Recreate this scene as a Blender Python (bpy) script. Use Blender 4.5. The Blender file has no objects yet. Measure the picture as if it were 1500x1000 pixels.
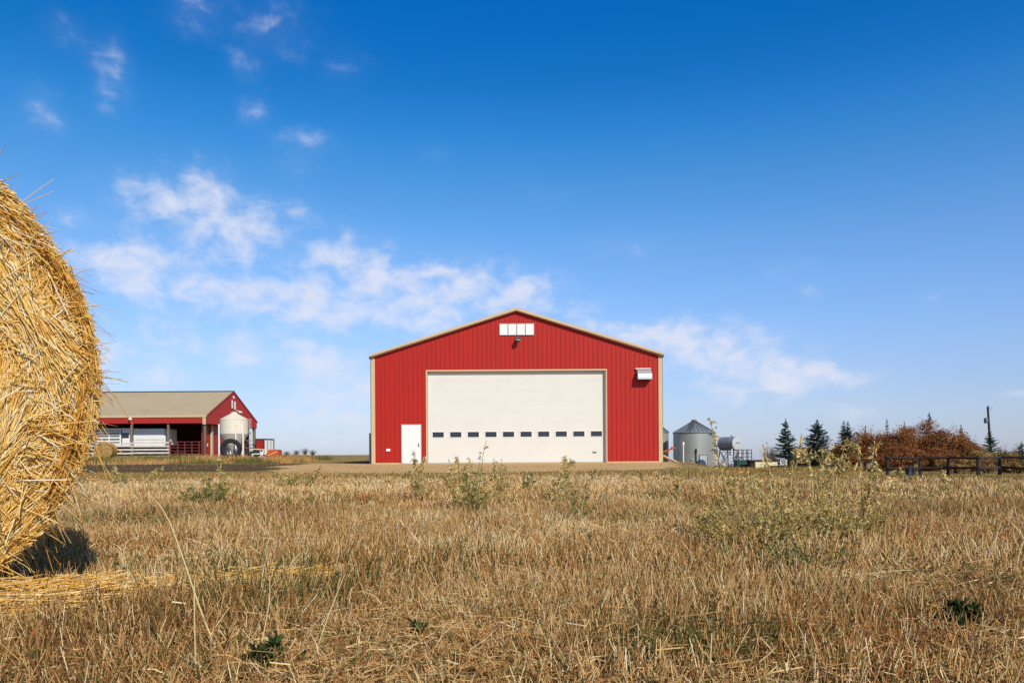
import bpy, bmesh, math, random
import numpy as np
from mathutils import Vector, Matrix
PI = math.pi
random.seed(7); RNG = np.random.default_rng(11)
C = bpy.data.collections.new('scene'); bpy.context.scene.collection.children.link(C)
SC = bpy.context.scene

# ------------------------------------------------------------------ terrain
def smooth(v, a, b):
    t = np.clip((np.asarray(v, float) - a) / (b - a), 0, 1)
    return t * t * (3 - 2 * t)
def zt(x, y):
    x = np.asarray(x, float); y = np.asarray(y, float)
    rise = 0.30 * smooth(y, 50, 61) * smooth(-x, 10, 18)
    x0 = np.minimum(0.2 * np.maximum(y, 1), 8.7); s = smooth(x, x0, x0 + np.clip(.15 * y, 1.5, 6.3)) * smooth(y, 10.5, 45)
    drop = -s * (1.0 + 0.0165 * np.maximum(0, y - 62))
    field = 0.05 * smooth(y, 9, 16) * (1 - smooth(y, 17, 22))
    return rise + drop + field * 0
def gz(x, y): return float(zt(x, y))

def vnoise(x, y, sc, seed):
    r = np.random.default_rng(seed); g = r.random((256, 256))
    u = np.asarray(x) / sc + 500.3; v = np.asarray(y) / sc + 500.7
    i = np.floor(u).astype(int); j = np.floor(v).astype(int); fu = u - i; fv = v - j
    fu = fu * fu * (3 - 2 * fu); fv = fv * fv * (3 - 2 * fv)
    a = g[i % 256, j % 256]; b = g[(i + 1) % 256, j % 256]; c = g[i % 256, (j + 1) % 256]; d = g[(i + 1) % 256, (j + 1) % 256]
    return (a * (1 - fu) + b * fu) * (1 - fv) + (c * (1 - fu) + d * fu) * fv

# ------------------------------------------------------------------ materials
def new_mat(name):
    m = bpy.data.materials.new(name); m.use_nodes = True
    nt = m.node_tree; b = nt.nodes['Principled BSDF']
    return m, nt, b
def mat(name, col, rough=0.6, metal=0.0, var=0.15, scale=3.0, bump=0.0, bscale=40.0, spec=0.4, dirt=None, stretch=None):
    m, nt, b = new_mat(name); N = nt.nodes; L = nt.links
    tc = N.new('ShaderNodeTexCoord'); mp = N.new('ShaderNodeMapping'); L.new(tc.outputs['Object'], mp.inputs[0])
    if stretch: mp.inputs['Scale'].default_value = stretch
    nz = N.new('ShaderNodeTexNoise'); nz.inputs['Scale'].default_value = scale; nz.inputs['Detail'].default_value = 6
    nz.inputs['Roughness'].default_value = 0.65
    L.new(mp.outputs[0], nz.inputs['Vector'])
    r = N.new('ShaderNodeValToRGB'); L.new(nz.outputs['Fac'], r.inputs[0])
    c = Vector(col[:3]); d = Vector(dirt) if dirt else c * (1 - var)
    r.color_ramp.elements[0].position = 0.32; r.color_ramp.elements[0].color = (*d, 1)
    r.color_ramp.elements[1].position = 0.66; r.color_ramp.elements[1].color = (*(c * (1 + var * 0.5)), 1)
    e = r.color_ramp.elements.new(0.48); e.color = (*c, 1)
    L.new(r.outputs[0], b.inputs['Base Color'])
    b.inputs['Roughness'].default_value = rough; b.inputs['Metallic'].default_value = metal
    b.inputs['Specular IOR Level'].default_value = spec
    if bump:
        n2 = N.new('ShaderNodeTexNoise'); n2.inputs['Scale'].default_value = bscale; n2.inputs['Detail'].default_value = 5
        L.new(mp.outputs[0], n2.inputs['Vector'])
        bp = N.new('ShaderNodeBump'); bp.inputs['Strength'].default_value = bump; bp.inputs['Distance'].default_value = 0.02
        L.new(n2.outputs['Fac'], bp.inputs['Height']); L.new(bp.outputs[0], b.inputs['Normal'])
    return m
def tint_mat(name, stops, rough=0.65, spec=0.25, transl=0.0):
    """per-strand colour: attribute 'tint' -> ramp"""
    m, nt, b = new_mat(name); N = nt.nodes; L = nt.links
    a = N.new('ShaderNodeAttribute'); a.attribute_name = 'tint'
    r = N.new('ShaderNodeValToRGB'); L.new(a.outputs['Fac'], r.inputs[0])
    els = r.color_ramp.elements
    els[0].position = stops[0][0]; els[0].color = (*stops[0][1], 1)
    els[1].position = stops[-1][0]; els[1].color = (*stops[-1][1], 1)
    for p, c in stops[1:-1]:
        e = els.new(p); e.color = (*c, 1)
    L.new(r.outputs[0], b.inputs['Base Color'])
    b.inputs['Roughness'].default_value = rough; b.inputs['Specular IOR Level'].default_value = spec
    if transl:
        t = N.new('ShaderNodeBsdfTranslucent'); L.new(r.outputs[0], t.inputs[0])
        mx = N.new('ShaderNodeMixShader'); mx.inputs[0].default_value = transl
        L.new(b.outputs[0], mx.inputs[1]); L.new(t.outputs[0], mx.inputs[2])
        L.new(mx.outputs[0], N['Material Output'].inputs['Surface'])
    return m

M = {}
M['red'] = mat('barn_red_paint', (0.405, 0.018, 0.011), 0.5, var=0.10, scale=0.7, spec=0.25, bump=0.04, bscale=6, stretch=(3, 3, 0.35), dirt=(0.355, 0.021, 0.012))
M['shedred'] = mat('shed_red_paint', (0.37, 0.022, 0.016), 0.5, var=0.12, scale=0.8, stretch=(4, 4, 0.4))
M['darkred'] = mat('gate_red_paint', (0.16, 0.025, 0.025), 0.6, var=0.3, scale=4)
M['tan'] = mat('tan_trim_metal', (0.60, 0.44, 0.25), 0.6, var=0.06, scale=2, spec=0.2)
M['cream'] = mat('cream_door_paint', (0.68, 0.675, 0.62), 0.5, var=0.03, scale=0.9, spec=0.25, dirt=(0.66, 0.65, 0.59))
M['white'] = mat('white_paint', (0.80, 0.79, 0.76), 0.5, var=0.05, scale=2)
M['whitemetal'] = mat('white_metal', (0.78, 0.77, 0.74), 0.4, var=0.07, scale=2)
M['grey'] = mat('grey_metal_with_jamb_shade', (0.34, 0.35, 0.34), 0.5, var=0.08)  # shade of the door jamb is put into this grey; frames and seal share it
M['roofbeige'] = mat('weathered_beige_roof', (0.46, 0.375, 0.255), 0.85, spec=0.08, var=0.08, scale=0.5, bump=0.05)
M['glass'] = mat('dark_window_glass', (0.022, 0.030, 0.042), 0.12, var=0.25, scale=8, spec=0.6)
M['black'] = mat('black_rubber', (0.02, 0.02, 0.021), 0.75, var=0.3, scale=6, bump=0.3)
M['blackmetal'] = mat('black_metal', (0.025, 0.025, 0.028), 0.55, var=0.3)
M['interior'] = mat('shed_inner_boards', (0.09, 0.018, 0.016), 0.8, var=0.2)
M['timber'] = mat('weathered_timber', (0.20, 0.155, 0.10), 0.85, var=0.3, scale=5, bump=0.4, stretch=(5, 5, 0.6))
M['greytimber'] = mat('silvered_rail_timber', (0.62, 0.57, 0.51), 0.85, var=0.35, scale=4, bump=0.4, stretch=(0.6, 5, 5))
M['darktimber'] = mat('dark_fence_timber', (0.035, 0.029, 0.025), 0.9, var=0.4, scale=4, bump=0.5)
M['poletimber'] = mat('grey_pole_timber', (0.045, 0.045, 0.032), 0.9, var=0.3, scale=4)
M['galv'] = mat('galvanised_steel', (0.36, 0.38, 0.345), 0.45, metal=0.4, var=0.14, scale=1.5, spec=0.5, stretch=(2, 2, 0.4))
M['galvroof'] = mat('galvanised_roof_steel', (0.36, 0.41, 0.45), 0.45, metal=0.55, var=0.18, scale=2)
M['galvdark'] = mat('galvanised_seam', (0.12, 0.14, 0.16), 0.6, metal=0.4)
M['silo'] = mat('cream_feed_silo_paint', (0.76, 0.70, 0.56), 0.55, var=0.06, scale=1.2, stretch=(2, 2, 0.4))
M['silocone'] = mat('grey_silo_cone', (0.44, 0.40, 0.33), 0.6, var=0.12, scale=2)
M['tank'] = mat('grey_tank_paint', (0.50, 0.52, 0.53), 0.45, var=0.08, scale=2)
M['tankside'] = mat('tank_shell_steel', (0.25, 0.27, 0.31), 0.5, var=0.15, scale=2)
M['green'] = mat('dark_green_paint', (0.012, 0.06, 0.045), 0.5, var=0.3)
M['creambox'] = mat('pale_yellow_board', (0.72, 0.63, 0.40), 0.7, var=0.08)
M['orange'] = mat('orange_machine_paint', (0.60, 0.085, 0.022), 0.5, var=0.2, scale=3)
M['rust'] = mat('rusty_steel', (0.22, 0.09, 0.05), 0.8, var=0.35)
M['brownroof'] = mat('red_brown_roof', (0.20, 0.07, 0.055), 0.8, var=0.2)
M['blue'] = mat('blue_plastic', (0.008, 0.012, 0.03), 0.5, var=0.3)
M['bark'] = mat('bark', (0.09, 0.06, 0.04), 0.9, var=0.3, bump=0.5)
M['concrete'] = mat('concrete', (0.40, 0.34, 0.26), 0.9, var=0.15)

M['straw'] = tint_mat('golden_straw', [(0, (0.34, 0.12, 0.02)), (0.18, (0.62, 0.26, 0.04)), (0.45, (0.86, 0.46, 0.085)), (0.75, (0.94, 0.62, 0.18)), (0.93, (0.95, 0.74, 0.33)), (1, (0.95, 0.86, 0.62))], 0.7, 0.12, 0.10)
M['stubble'] = tint_mat('dry_stubble', [(0, (0.06, 0.04, 0.02)), (0.10, (0.06, 0.085, 0.02)), (0.20, (0.17, 0.18, 0.05)), (0.24, (0.21, 0.10, 0.035)), (0.40, (0.45, 0.235, 0.085)), (0.62, (0.65, 0.385, 0.145)), (0.85, (0.80, 0.57, 0.26)), (0.96, (0.92, 0.76, 0.46)), (1.0, (0.48, 0.17, 0.05))], 0.75, 0.08, 0.12)
M['greenleaf'] = tint_mat('green_weed_leaf', [(0, (0.05, 0.065, 0.02)), (0.4, (0.13, 0.155, 0.05)), (0.7, (0.26, 0.27, 0.09)), (1, (0.52, 0.46, 0.18))], 0.8, 0.1, 0.25)
M['dryleaf'] = tint_mat('dry_weed_leaf', [(0, (0.20, 0.19, 0.06)), (0.25, (0.44, 0.37, 0.12)), (0.6, (0.66, 0.50, 0.19)), (0.9, (0.82, 0.67, 0.35)), (1, (0.70, 0.34, 0.08))], 0.8, 0.1, 0.25)
M['underleaf'] = tint_mat('low_green_leaf', [(0, (0.015, 0.03, 0.01)), (0.5, (0.045, 0.075, 0.02)), (1, (0.12, 0.16, 0.045))], 0.8, 0.1, 0.2)
M['spruce'] = tint_mat('spruce_needles', [(0, (0.014, 0.028, 0.018)), (0.5, (0.032, 0.062, 0.036)), (1, (0.08, 0.12, 0.068))], 0.7, 0.2, 0.05)
M['rustleaf'] = tint_mat('russet_leaves', [(0, (0.09, 0.03, 0.014)), (0.35, (0.22, 0.082, 0.028)), (0.7, (0.37, 0.145, 0.046)), (1, (0.56, 0.29, 0.12))], 0.7, 0.2, 0.2)
M['mixleaf'] = tint_mat('olive_leaves', [(0, (0.05, 0.045, 0.018)), (0.35, (0.19, 0.15, 0.055)), (0.7, (0.45, 0.23, 0.065)), (1, (0.72, 0.50, 0.20))], 0.7, 0.2, 0.2)
M['twig'] = tint_mat('bare_twigs', [(0, (0.08, 0.06, 0.05)), (1, (0.22, 0.18, 0.15))], 0.8, 0.1)

def ground_material():
    m, nt, b = new_mat('ground_soil_and_grass'); N = nt.nodes; L = nt.links
    tc = N.new('ShaderNodeTexCoord')
    def noise(s, det=8, rough=0.65):
        n = N.new('ShaderNodeTexNoise'); n.inputs['Scale'].default_value = s; n.inputs['Detail'].default_value = det
        n.inputs['Roughness'].default_value = rough; L.new(tc.outputs['Object'], n.inputs['Vector']); return n
    def ramp(src, st):
        r = N.new('ShaderNodeValToRGB'); L.new(src, r.inputs[0]); e = r.color_ramp.elements
        e[0].position, e[0].color = st[0][0], (*st[0][1], 1); e[1].position, e[1].color = st[-1][0], (*st[-1][1], 1)
        for p, c in st[1:-1]:
            q = e.new(p); q.color = (*c, 1)
        return r
    near = ramp(noise(9).outputs['Fac'], [(0.3, (0.035, 0.026, 0.014)), (0.5, (0.085, 0.06, 0.028)), (0.7, (0.17, 0.12, 0.055))])  # near soil colours darkened to stand in for shadow between the stubble
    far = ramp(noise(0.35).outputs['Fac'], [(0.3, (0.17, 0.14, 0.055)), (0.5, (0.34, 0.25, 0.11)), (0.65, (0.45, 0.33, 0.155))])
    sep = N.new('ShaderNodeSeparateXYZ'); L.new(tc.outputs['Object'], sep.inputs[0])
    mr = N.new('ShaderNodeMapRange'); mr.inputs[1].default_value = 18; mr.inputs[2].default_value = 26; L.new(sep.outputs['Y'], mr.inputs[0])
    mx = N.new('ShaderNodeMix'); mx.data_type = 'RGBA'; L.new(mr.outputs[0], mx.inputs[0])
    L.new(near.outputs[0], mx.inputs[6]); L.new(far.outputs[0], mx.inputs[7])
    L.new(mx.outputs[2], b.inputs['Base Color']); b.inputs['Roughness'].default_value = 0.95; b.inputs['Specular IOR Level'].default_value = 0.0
    bp = N.new('ShaderNodeBump'); bp.inputs['Strength'].default_value = 0.8; bp.inputs['Distance'].default_value = 0.03
    L.new(noise(30).outputs['Fac'], bp.inputs['Height']); L.new(bp.outputs[0], b.inputs['Normal'])
    return m
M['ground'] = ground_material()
M['gravel'] = mat('tan_gravel', (0.64, 0.42, 0.20), 0.95, var=0.22, scale=1.1, bump=0.5, bscale=25, spec=0.0, stretch=(0.5, 1.6, 1))
M['dirt'] = mat('dark_dirt', (0.135, 0.092, 0.055), 0.95, var=0.35, scale=1.2, bump=0.8, bscale=12, spec=0.0, stretch=(0.5, 1.6, 1))

# ------------------------------------------------------------------ mesh helpers
class MB:
    def __init__(s): s.v = []; s.f = []
    def add(s, vs, fs):
        o = len(s.v); s.v += [tuple(v) for v in vs]; s.f += [tuple(i + o for i in f) for f in fs]; return s
    def box(s, x0, x1, y0, y1, z0, z1, rot=None):
        vs = [(x0, y0, z0), (x1, y0, z0), (x1, y1, z0), (x0, y1, z0), (x0, y0, z1), (x1, y0, z1), (x1, y1, z1), (x0, y1, z1)]
        if rot is not None:
            c = Vector(((x0 + x1) / 2, (y0 + y1) / 2, (z0 + z1) / 2)); vs = [rot @ (Vector(v) - c) + c for v in vs]
        return s.add(vs, [(0, 3, 2, 1), (4, 5, 6, 7), (0, 1, 5, 4), (1, 2, 6, 5), (2, 3, 7, 6), (3, 0, 4, 7)])
    def tube(s, path, r, n=8, caps=True):
        path = [Vector(p) for p in path]; k = len(path); rs = r if isinstance(r, (list, tuple)) else [r] * k
        d0 = (path[-1] - path[0]).normalized(); up = Vector((0, 0, 1)) if abs(d0.z) < 0.9 else Vector((1, 0, 0))
        vs = []
        for i, p in enumerate(path):
            d = (path[min(i + 1, k - 1)] - path[max(i - 1, 0)]).normalized()
            a = d.cross(up).normalized(); b_ = a.cross(d)
            for j in range(n):
                t = 2 * PI * j / n; vs.append(p + (a * math.cos(t) + b_ * math.sin(t)) * rs[i])
        fs = [(i * n + j, i * n + (j + 1) % n, (i + 1) * n + (j + 1) % n, (i + 1) * n + j) for i in range(k - 1) for j in range(n)]
        if caps: fs += [tuple(range(n - 1, -1, -1)), tuple((k - 1) * n + j for j in range(n))]
        return s.add(vs, fs)
    def bar(s, p0, p1, w, h=None):
        """square bar between two points"""
        h = h or w; p0 = Vector(p0); p1 = Vector(p1); d = (p1 - p0).normalized()
        up = Vector((0, 0, 1)) if abs(d.z) < 0.95 else Vector((0, 1, 0))
        a = d.cross(up).normalized() * w / 2; b_ = a.cross(d).normalized() * h / 2
        vs = [p + sa * a + sb * b_ for p in (p0, p1) for sa, sb in ((-1, -1), (1, -1), (1, 1), (-1, 1))]
        return s.add(vs, [(0, 1, 2, 3), (7, 6, 5, 4), (0, 4, 5, 1), (1, 5, 6, 2), (2, 6, 7, 3), (3, 7, 4, 0)])
    def lathe(s, prof, n=32, c=(0, 0, 0), axis='z', a0=0, a1=2 * PI):
        vs = []; full = abs(a1 - a0 - 2 * PI) < 1e-6; m = n if full else n + 1
        for r, h in prof:
            for j in range(m):
                t = a0 + (a1 - a0) * j / n
                p = (r * math.cos(t), r * math.sin(t), h) if axis == 'z' else (h, r * math.cos(t), r * math.sin(t))
                vs.append((p[0] + c[0], p[1] + c[1], p[2] + c[2]))
        fs = [(i * m + j, i * m + (j + 1) % m, (i + 1) * m + (j + 1) % m, (i + 1) * m + j) for i in range(len(prof) - 1) for j in range(n)]
        return s.add(vs, fs)
    def prism(s, poly, y0, y1, axis='y'):
        """2D outline (x,z) extruded along y, or (y,z) along x"""
        n = len(poly)
        if axis == 'y': vs = [(p[0], y0, p[1]) for p in poly] + [(p[0], y1, p[1]) for p in poly]
        elif axis == 'x': vs = [(y0, p[0], p[1]) for p in poly] + [(y1, p[0], p[1]) for p in poly]
        else: vs = [(p[0], p[1], y0) for p in poly] + [(p[0], p[1], y1) for p in poly]
        return s.add(vs, [tuple(range(n)), tuple(range(2 * n - 1, n - 1, -1))] + [(i, i + n, (i + 1) % n + n, (i + 1) % n) for i in range(n)])
    def build(s, name, m, parent=None, smooth_=False, bevel=0, loc=None):
        me = bpy.data.meshes.new(name); me.from_pydata(s.v, [], s.f)
        bm = bmesh.new(); bm.from_mesh(me); bmesh.ops.recalc_face_normals(bm, faces=bm.faces); bm.to_mesh(me); bm.free()
        me.materials.append(m)
        if smooth_:
            for p in me.polygons: p.use_smooth = True
            me.set_sharp_from_angle(angle=math.radians(40))
        o = bpy.data.objects.new(name, me); C.objects.link(o)
        if parent: o.parent = parent
        if loc: o.location = loc
        if bevel:
            b = o.modifiers.new('bevel', 'BEVEL'); b.width = bevel; b.segments = 2; b.limit_method = 'ANGLE'
        return o
def tag(o, label, cat, group=None, kind=None):
    if label: o['label'] = label
    if cat: o['category'] = cat
    if group: o['group'] = group
    if kind: o['kind'] = kind
    return o
def thing(name, label, cat, loc, rz=0, group=None):
    o = bpy.data.objects.new(name, None); C.objects.link(o); o.empty_display_size = 0.3
    o.location = loc; o.rotation_euler = (0, 0, rz); return tag(o, label, cat, group)

class ARR:
    """big numpy meshes of quads with a per-vertex tint"""
    def __init__(s): s.V = []; s.F = []; s.T = []; s.n = 0
    def add(s, V, F, T): s.V.append(V); s.F.append(F + s.n); s.T.append(T); s.n += len(V)
    def strands(s, P, W, tint, sides=3):
        """P (n,k,3) centre lines, W (n,k) widths"""
        n, k, _ = P.shape
        D = P[:, -1] - P[:, 0]; D /= np.linalg.norm(D, axis=1, keepdims=True) + 1e-9
        R = RNG.normal(size=(n, 3)); A = np.cross(D, R); A /= np.linalg.norm(A, axis=1, keepdims=True) + 1e-9
        B = np.cross(D, A)
        if sides == 1:
            V = np.stack([P - A[:, None] * W[..., None] / 2, P + A[:, None] * W[..., None] / 2], 2); m = 2
        else:
            m = sides; V = np.empty((n, k, m, 3))
            for j in range(m):
                t = 2 * PI * j / m
                V[:, :, j] = P + (A[:, None] * math.cos(t) + B[:, None] * math.sin(t)) * W[..., None] / 2
        base = (np.arange(n) * k * m)[:, None, None]
        i = np.arange(k - 1)[None, :, None] * m
        js = np.arange(m if sides > 1 else 1)[None, None, :]; j2 = (js + 1) % m
        F = np.stack([base + i + js, base + i + j2, base + i + m + j2, base + i + m + js], -1).reshape(-1, 4)
        s.add(V.reshape(-1, 3), F, np.repeat(tint, k * m))
    def leaves(s, P, D, L, W, tint, fold=0.25):
        """diamond leaves: base P, direction D"""
        n = len(P); D = D / (np.linalg.norm(D, axis=1, keepdims=True) + 1e-9)
        R = RNG.normal(size=(n, 3)); A = np.cross(D, R); A /= np.linalg.norm(A, axis=1, keepdims=True) + 1e-9
        Nn = np.cross(D, A); L = L[:, None]; W = W[:, None]
        mid = P + D * L * 0.45 + Nn * L * fold * 0.3
        V = np.stack([P, mid - A * W / 2, P + D * L - Nn * L * fold * 0.3, mid + A * W / 2], 1)
        F = (np.arange(n) * 4)[:, None] + np.arange(4)[None]
        s.add(V.reshape(-1, 3), F, np.repeat(tint, 4))
    def build(s, name, m, parent=None, loc=None):
        V = np.concatenate(s.V).astype(np.float32); F = np.concatenate(s.F).astype(np.int32); T = np.concatenate(s.T).astype(np.float32)
        me = bpy.data.meshes.new(name); me.vertices.add(len(V)); me.vertices.foreach_set('co', V.ravel())
        me.loops.add(F.size); me.loops.foreach_set('vertex_index', F.ravel())
        me.polygons.add(len(F)); me.polygons.foreach_set('loop_start', (np.arange(len(F)) * 4).astype(np.int32))
        me.update(calc_edges=True)
        a = me.attributes.new('tint', 'FLOAT', 'POINT'); a.data.foreach_set('value', T)
        me.materials.append(m); o = bpy.data.objects.new(name, me); C.objects.link(o)
        if parent: o.parent = parent
        if loc: o.location = loc
        return o
U = lambda a, b, n: RNG.uniform(a, b, n)

# ------------------------------------------------------------------ camera
F_PX = 1167.0; CAM_Z = 0.52; HZ = 664.5
cam = bpy.data.cameras.new('camera'); cam.sensor_width = 36; cam.lens = 36 * F_PX / 1500
cam.shift_y = (HZ - 500) / 1500; cam.clip_start = 0.05; cam.clip_end = 20000
co = bpy.data.objects.new('camera', cam); SC.collection.objects.link(co)
co.location = (0, 0, CAM_Z); co.rotation_euler = (PI / 2, 0, 0)
co.rotation_euler = (Matrix.Rotation(math.radians(0.36), 4, 'Y') @ Matrix.Rotation(PI / 2, 4, 'X')).to_euler()
SC.camera = co
def hz(px): return HZ - (px - 750) * math.tan(math.radians(0.36))
def X(px, d): return (px - 750) * d / F_PX
def Z(px, py, d): return CAM_Z + (hz(px) - py) * d / F_PX
def base_at(px, py):
    """ground point on the flat field whose foot sits there"""
    d = CAM_Z * F_PX / (py - hz(px)); return X(px, d), d

# ------------------------------------------------------------------ sun and sky
SUN_AZ = 28; SUN_EL = 34
sd = Vector((math.sin(math.radians(SUN_AZ)) * math.cos(math.radians(SUN_EL)), -math.cos(math.radians(SUN_AZ)) * math.cos(math.radians(SUN_EL)), math.sin(math.radians(SUN_EL))))
sl = bpy.data.lights.new('sun', 'SUN'); sl.energy = 4.2; sl.angle = math.radians(0.5); sl.color = (1.0, 0.91, 0.76)
so = bpy.data.objects.new('sun', sl); SC.collection.objects.link(so); so.rotation_euler = sd.to_track_quat('Z', 'Y').to_euler()

CLOUDS = [ # photo column, row, half width, half height, weight
 (293,18,28,18,.50),(165,108,18,30,.50),(60,160,24,20,.38),(405,40,34,26,.32),(375,163,14,12,.45),(100,45,22,15,.3),(450,212,28,14,.34),(435,243,20,8,.4),(365,92,18,12,.3),(505,100,25,20,.15),
 (252,297,58,24,.85),(300,262,24,18,.62),(332,330,48,22,.55),(358,356,40,22,.85),(405,308,46,16,.5),(112,322,34,14,.5),(335,280,18,18,.42),
 (222,378,58,20,1.0),(150,384,45,16,.75),(212,415,52,13,.9),(320,424,90,16,.8),(400,434,42,17,.95),(458,456,46,20,.85),(505,382,55,24,.95),(545,396,24,22,.75),(600,420,60,22,.75),(632,400,60,11,.6),(560,447,70,15,.68),(690,436,48,28,.72),(718,410,30,18,.42),(785,422,36,16,.85),(790,446,60,12,.5),
 (612,478,40,18,.75),(470,524,46,20,.85),(505,570,55,30,.85),(310,505,40,22,.65),(380,520,28,16,.55),(195,512,60,40,.5),(245,455,40,14,.45),(430,495,40,14,.4),(520,620,70,30,.4),(180,560,60,30,.35),(430,600,60,30,.3),
 (915,488,50,16,.8),(960,500,40,16,.7),(1042,488,55,13,.8),(1065,522,42,22,.95),(1000,525,32,16,.6),(1125,556,72,26,1.1),(1160,545,36,20,.62),(1215,553,60,9,.42),(1255,595,26,18,.42),(1125,495,20,20,.25),(1490,577,24,5,.4),(1370,433,12,6,.25),(1190,430,10,6,.28),(915,360,32,12,.26),(800,283,22,8,.2),(640,222,15,8,.2),(1160,395,32,12,.16),(850,465,30,12,.4)]
def build_world():
    w = bpy.data.worlds.new('World'); SC.world = w; w.use_nodes = True; nt = w.node_tree; N = nt.nodes; L = nt.links; N.clear()
    def link(a, b): L.new(a, b)
    def math_(op, a, b=None, c=None):
        n = N.new('ShaderNodeMath'); n.operation = op
        for i, q in enumerate((a, b, c)):
            if q is None: continue
            if isinstance(q, (int, float)): n.inputs[i].default_value = q
            else: link(q, n.inputs[i])
        return n.outputs[0]
    def vm(op, a, b=None):
        n = N.new('ShaderNodeVectorMath'); n.operation = op
        for i, q in enumerate((a, b)):
            if q is None: continue
            if isinstance(q, tuple): n.inputs[i].default_value = q
            else: link(q, n.inputs[i])
        return n
    sky = N.new('ShaderNodeTexSky'); sky.sky_type = 'NISHITA'; sky.sun_disc = False
    sky.sun_elevation = math.radians(SUN_EL); sky.sun_rotation = math.radians(180 - SUN_AZ)
    sky.altitude = 700; sky.air_density = 1.0; sky.dust_density = 0.4; sky.ozone_density = 2.0
    tc = N.new('ShaderNodeTexCoord'); D = tc.outputs['Generated']
    sp = N.new('ShaderNodeSeparateXYZ'); link(D, sp.inputs[0])
    az = math_('ARCTAN2', sp.outputs['X'], sp.outputs['Y']); el = math_('ARCSINE', sp.outputs['Z'])
    cb = N.new('ShaderNodeCombineXYZ'); link(az, cb.inputs[0]); link(el, cb.inputs[1])
    # domain-warped position
    wn = N.new('ShaderNodeTexNoise'); wn.inputs['Scale'].default_value = 14; wn.inputs['Detail'].default_value = 5; wn.inputs['Roughness'].default_value = 0.6
    link(cb.outputs[0], wn.inputs['Vector'])
    wv = vm('SUBTRACT', wn.outputs['Color'], (0.5, 0.5, 0.5)); wv2 = vm('MULTIPLY', wv.outputs[0], (0.040, 0.030, 0)); P = vm('ADD', cb.outputs[0], wv2.outputs[0]).outputs[0]
    tot = None
    for px, py, sx, sy, wt in CLOUDS:
        r = math.hypot(px - 750, F_PX); a = math.atan((px - 750) / F_PX); e = math.atan((hz(px) - py) / r)
        q = vm('SUBTRACT', P, (a, e, 0)); q = vm('MULTIPLY', q.outputs[0], (F_PX / sx * (r / F_PX) ** 2 * 0.72, F_PX / sy * (r / F_PX) * 0.72, 0))
        d = vm('DOT_PRODUCT', q.outputs[0], q.outputs[0]).outputs['Value']
        g = math_('MULTIPLY', math_('POWER', math.e, math_('MULTIPLY', d, -1.0)), wt)
        tot = g if tot is None else math_('ADD', tot, g)
    tot = math_('MINIMUM', tot, 1.05)
    mp = N.new('ShaderNodeMapping'); mp.inputs['Scale'].default_value = (1, 1.5, 1); link(cb.outputs[0], mp.inputs[0])
    n1 = N.new('ShaderNodeTexNoise'); n1.inputs['Scale'].default_value = 26; n1.inputs['Detail'].default_value = 9; n1.inputs['Roughness'].default_value = 0.56
    n1.inputs['Distortion'].default_value = 0.25; link(mp.outputs[0], n1.inputs['Vector'])
    f = math_('ADD', math_('MULTIPLY', math_('SUBTRACT', n1.outputs['Fac'], 0.5), 1.9), math_('MULTIPLY', tot, 0.50))
    mr = N.new('ShaderNodeMapRange'); mr.interpolation_type = 'SMOOTHSTEP'; link(f, mr.inputs[0]); mr.inputs[1].default_value = 0.03; mr.inputs[2].default_value = 0.90
    dens = math_('MULTIPLY', mr.outputs[0], math_('MINIMUM', math_('MULTIPLY', tot, 1.4), 0.66))
    dens = math_('ADD', dens, math_('MULTIPLY', math_('MULTIPLY', tot, n1.outputs['Fac']), 0.30))
    dens = math_('MINIMUM', math_('MAXIMUM', dens, 0.0), 1.0)
    # colour of the clear sky: physical sky graded like the photograph
    r = N.new('ShaderNodeValToRGB'); link(math_('MULTIPLY', el, 2.0 / 3.2), r.inputs[0])
    r.color_ramp.interpolation = 'B_SPLINE'; els = r.color_ramp.elements
    GR = SKY_GRADE
    els[0].position = GR[0][0]; els[0].color = (*[q / 2 for q in GR[0][1]], 1); els[1].position = GR[-1][0]; els[1].color = (*[q / 2 for q in GR[-1][1]], 1)
    for p, c in GR[1:-1]:
        e_ = els.new(p); e_.color = (*[q / 2 for q in c], 1)
    azr = N.new('ShaderNodeMapRange'); link(az, azr.inputs[0]); azr.inputs[1].default_value = -0.6; azr.inputs[2].default_value = 0.6; azr.inputs[3].default_value = 1.0; azr.inputs[4].default_value = 0.0
    sk = vm('MULTIPLY', vm('MULTIPLY', sky.outputs[0], r.outputs[0]).outputs[0], (2, 2, 2)).outputs[0]
    azc = N.new('ShaderNodeMix'); azc.data_type = 'RGBA'; link(azr.outputs[0], azc.inputs[0]); azc.inputs[6].default_value = AZ_R; azc.inputs[7].default_value = AZ_L
    sk = vm('MULTIPLY', sk, azc.outputs[2]).outputs[0]
    cm = N.new('ShaderNodeMix'); cm.data_type = 'RGBA'; link(dens, cm.inputs[0]); link(sk, cm.inputs[6]); cm.inputs[7].default_value = CLOUD_COL
    bg = N.new('ShaderNodeBackground'); link(cm.outputs[2], bg.inputs[0]); bg.inputs[1].default_value = 0.10
    out = N.new('ShaderNodeOutputWorld'); link(bg.outputs[0], out.inputs[0])
SKY_GRADE = [(q / 3.2, c) for q, c in [(0, (.61, .79, 1.32)), (.10, (.76, .84, 1.15)), (.28, (.95, 1.15, 1.46)), (.5, (.74, 1.24, 1.66)), (.65, (.43, 1.14, 1.62)), (.757, (.22, 1.08, 1.74)), (.88, (.055, .84, 1.58)), (1.04, (.018, .84, 1.72)), (1.15, (.03, .8, 1.6)), (1.4, (.40, .62, .85)), (2.0, (.66, .62, .55)), (3.0, (.66, .62, .55))]]
AZ_L = (1, .92, .88, 1); AZ_R = (1.1, 1, 1, 1); CLOUD_COL = (7.6, 7.9, 9.2, 1)
build_world()

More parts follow.
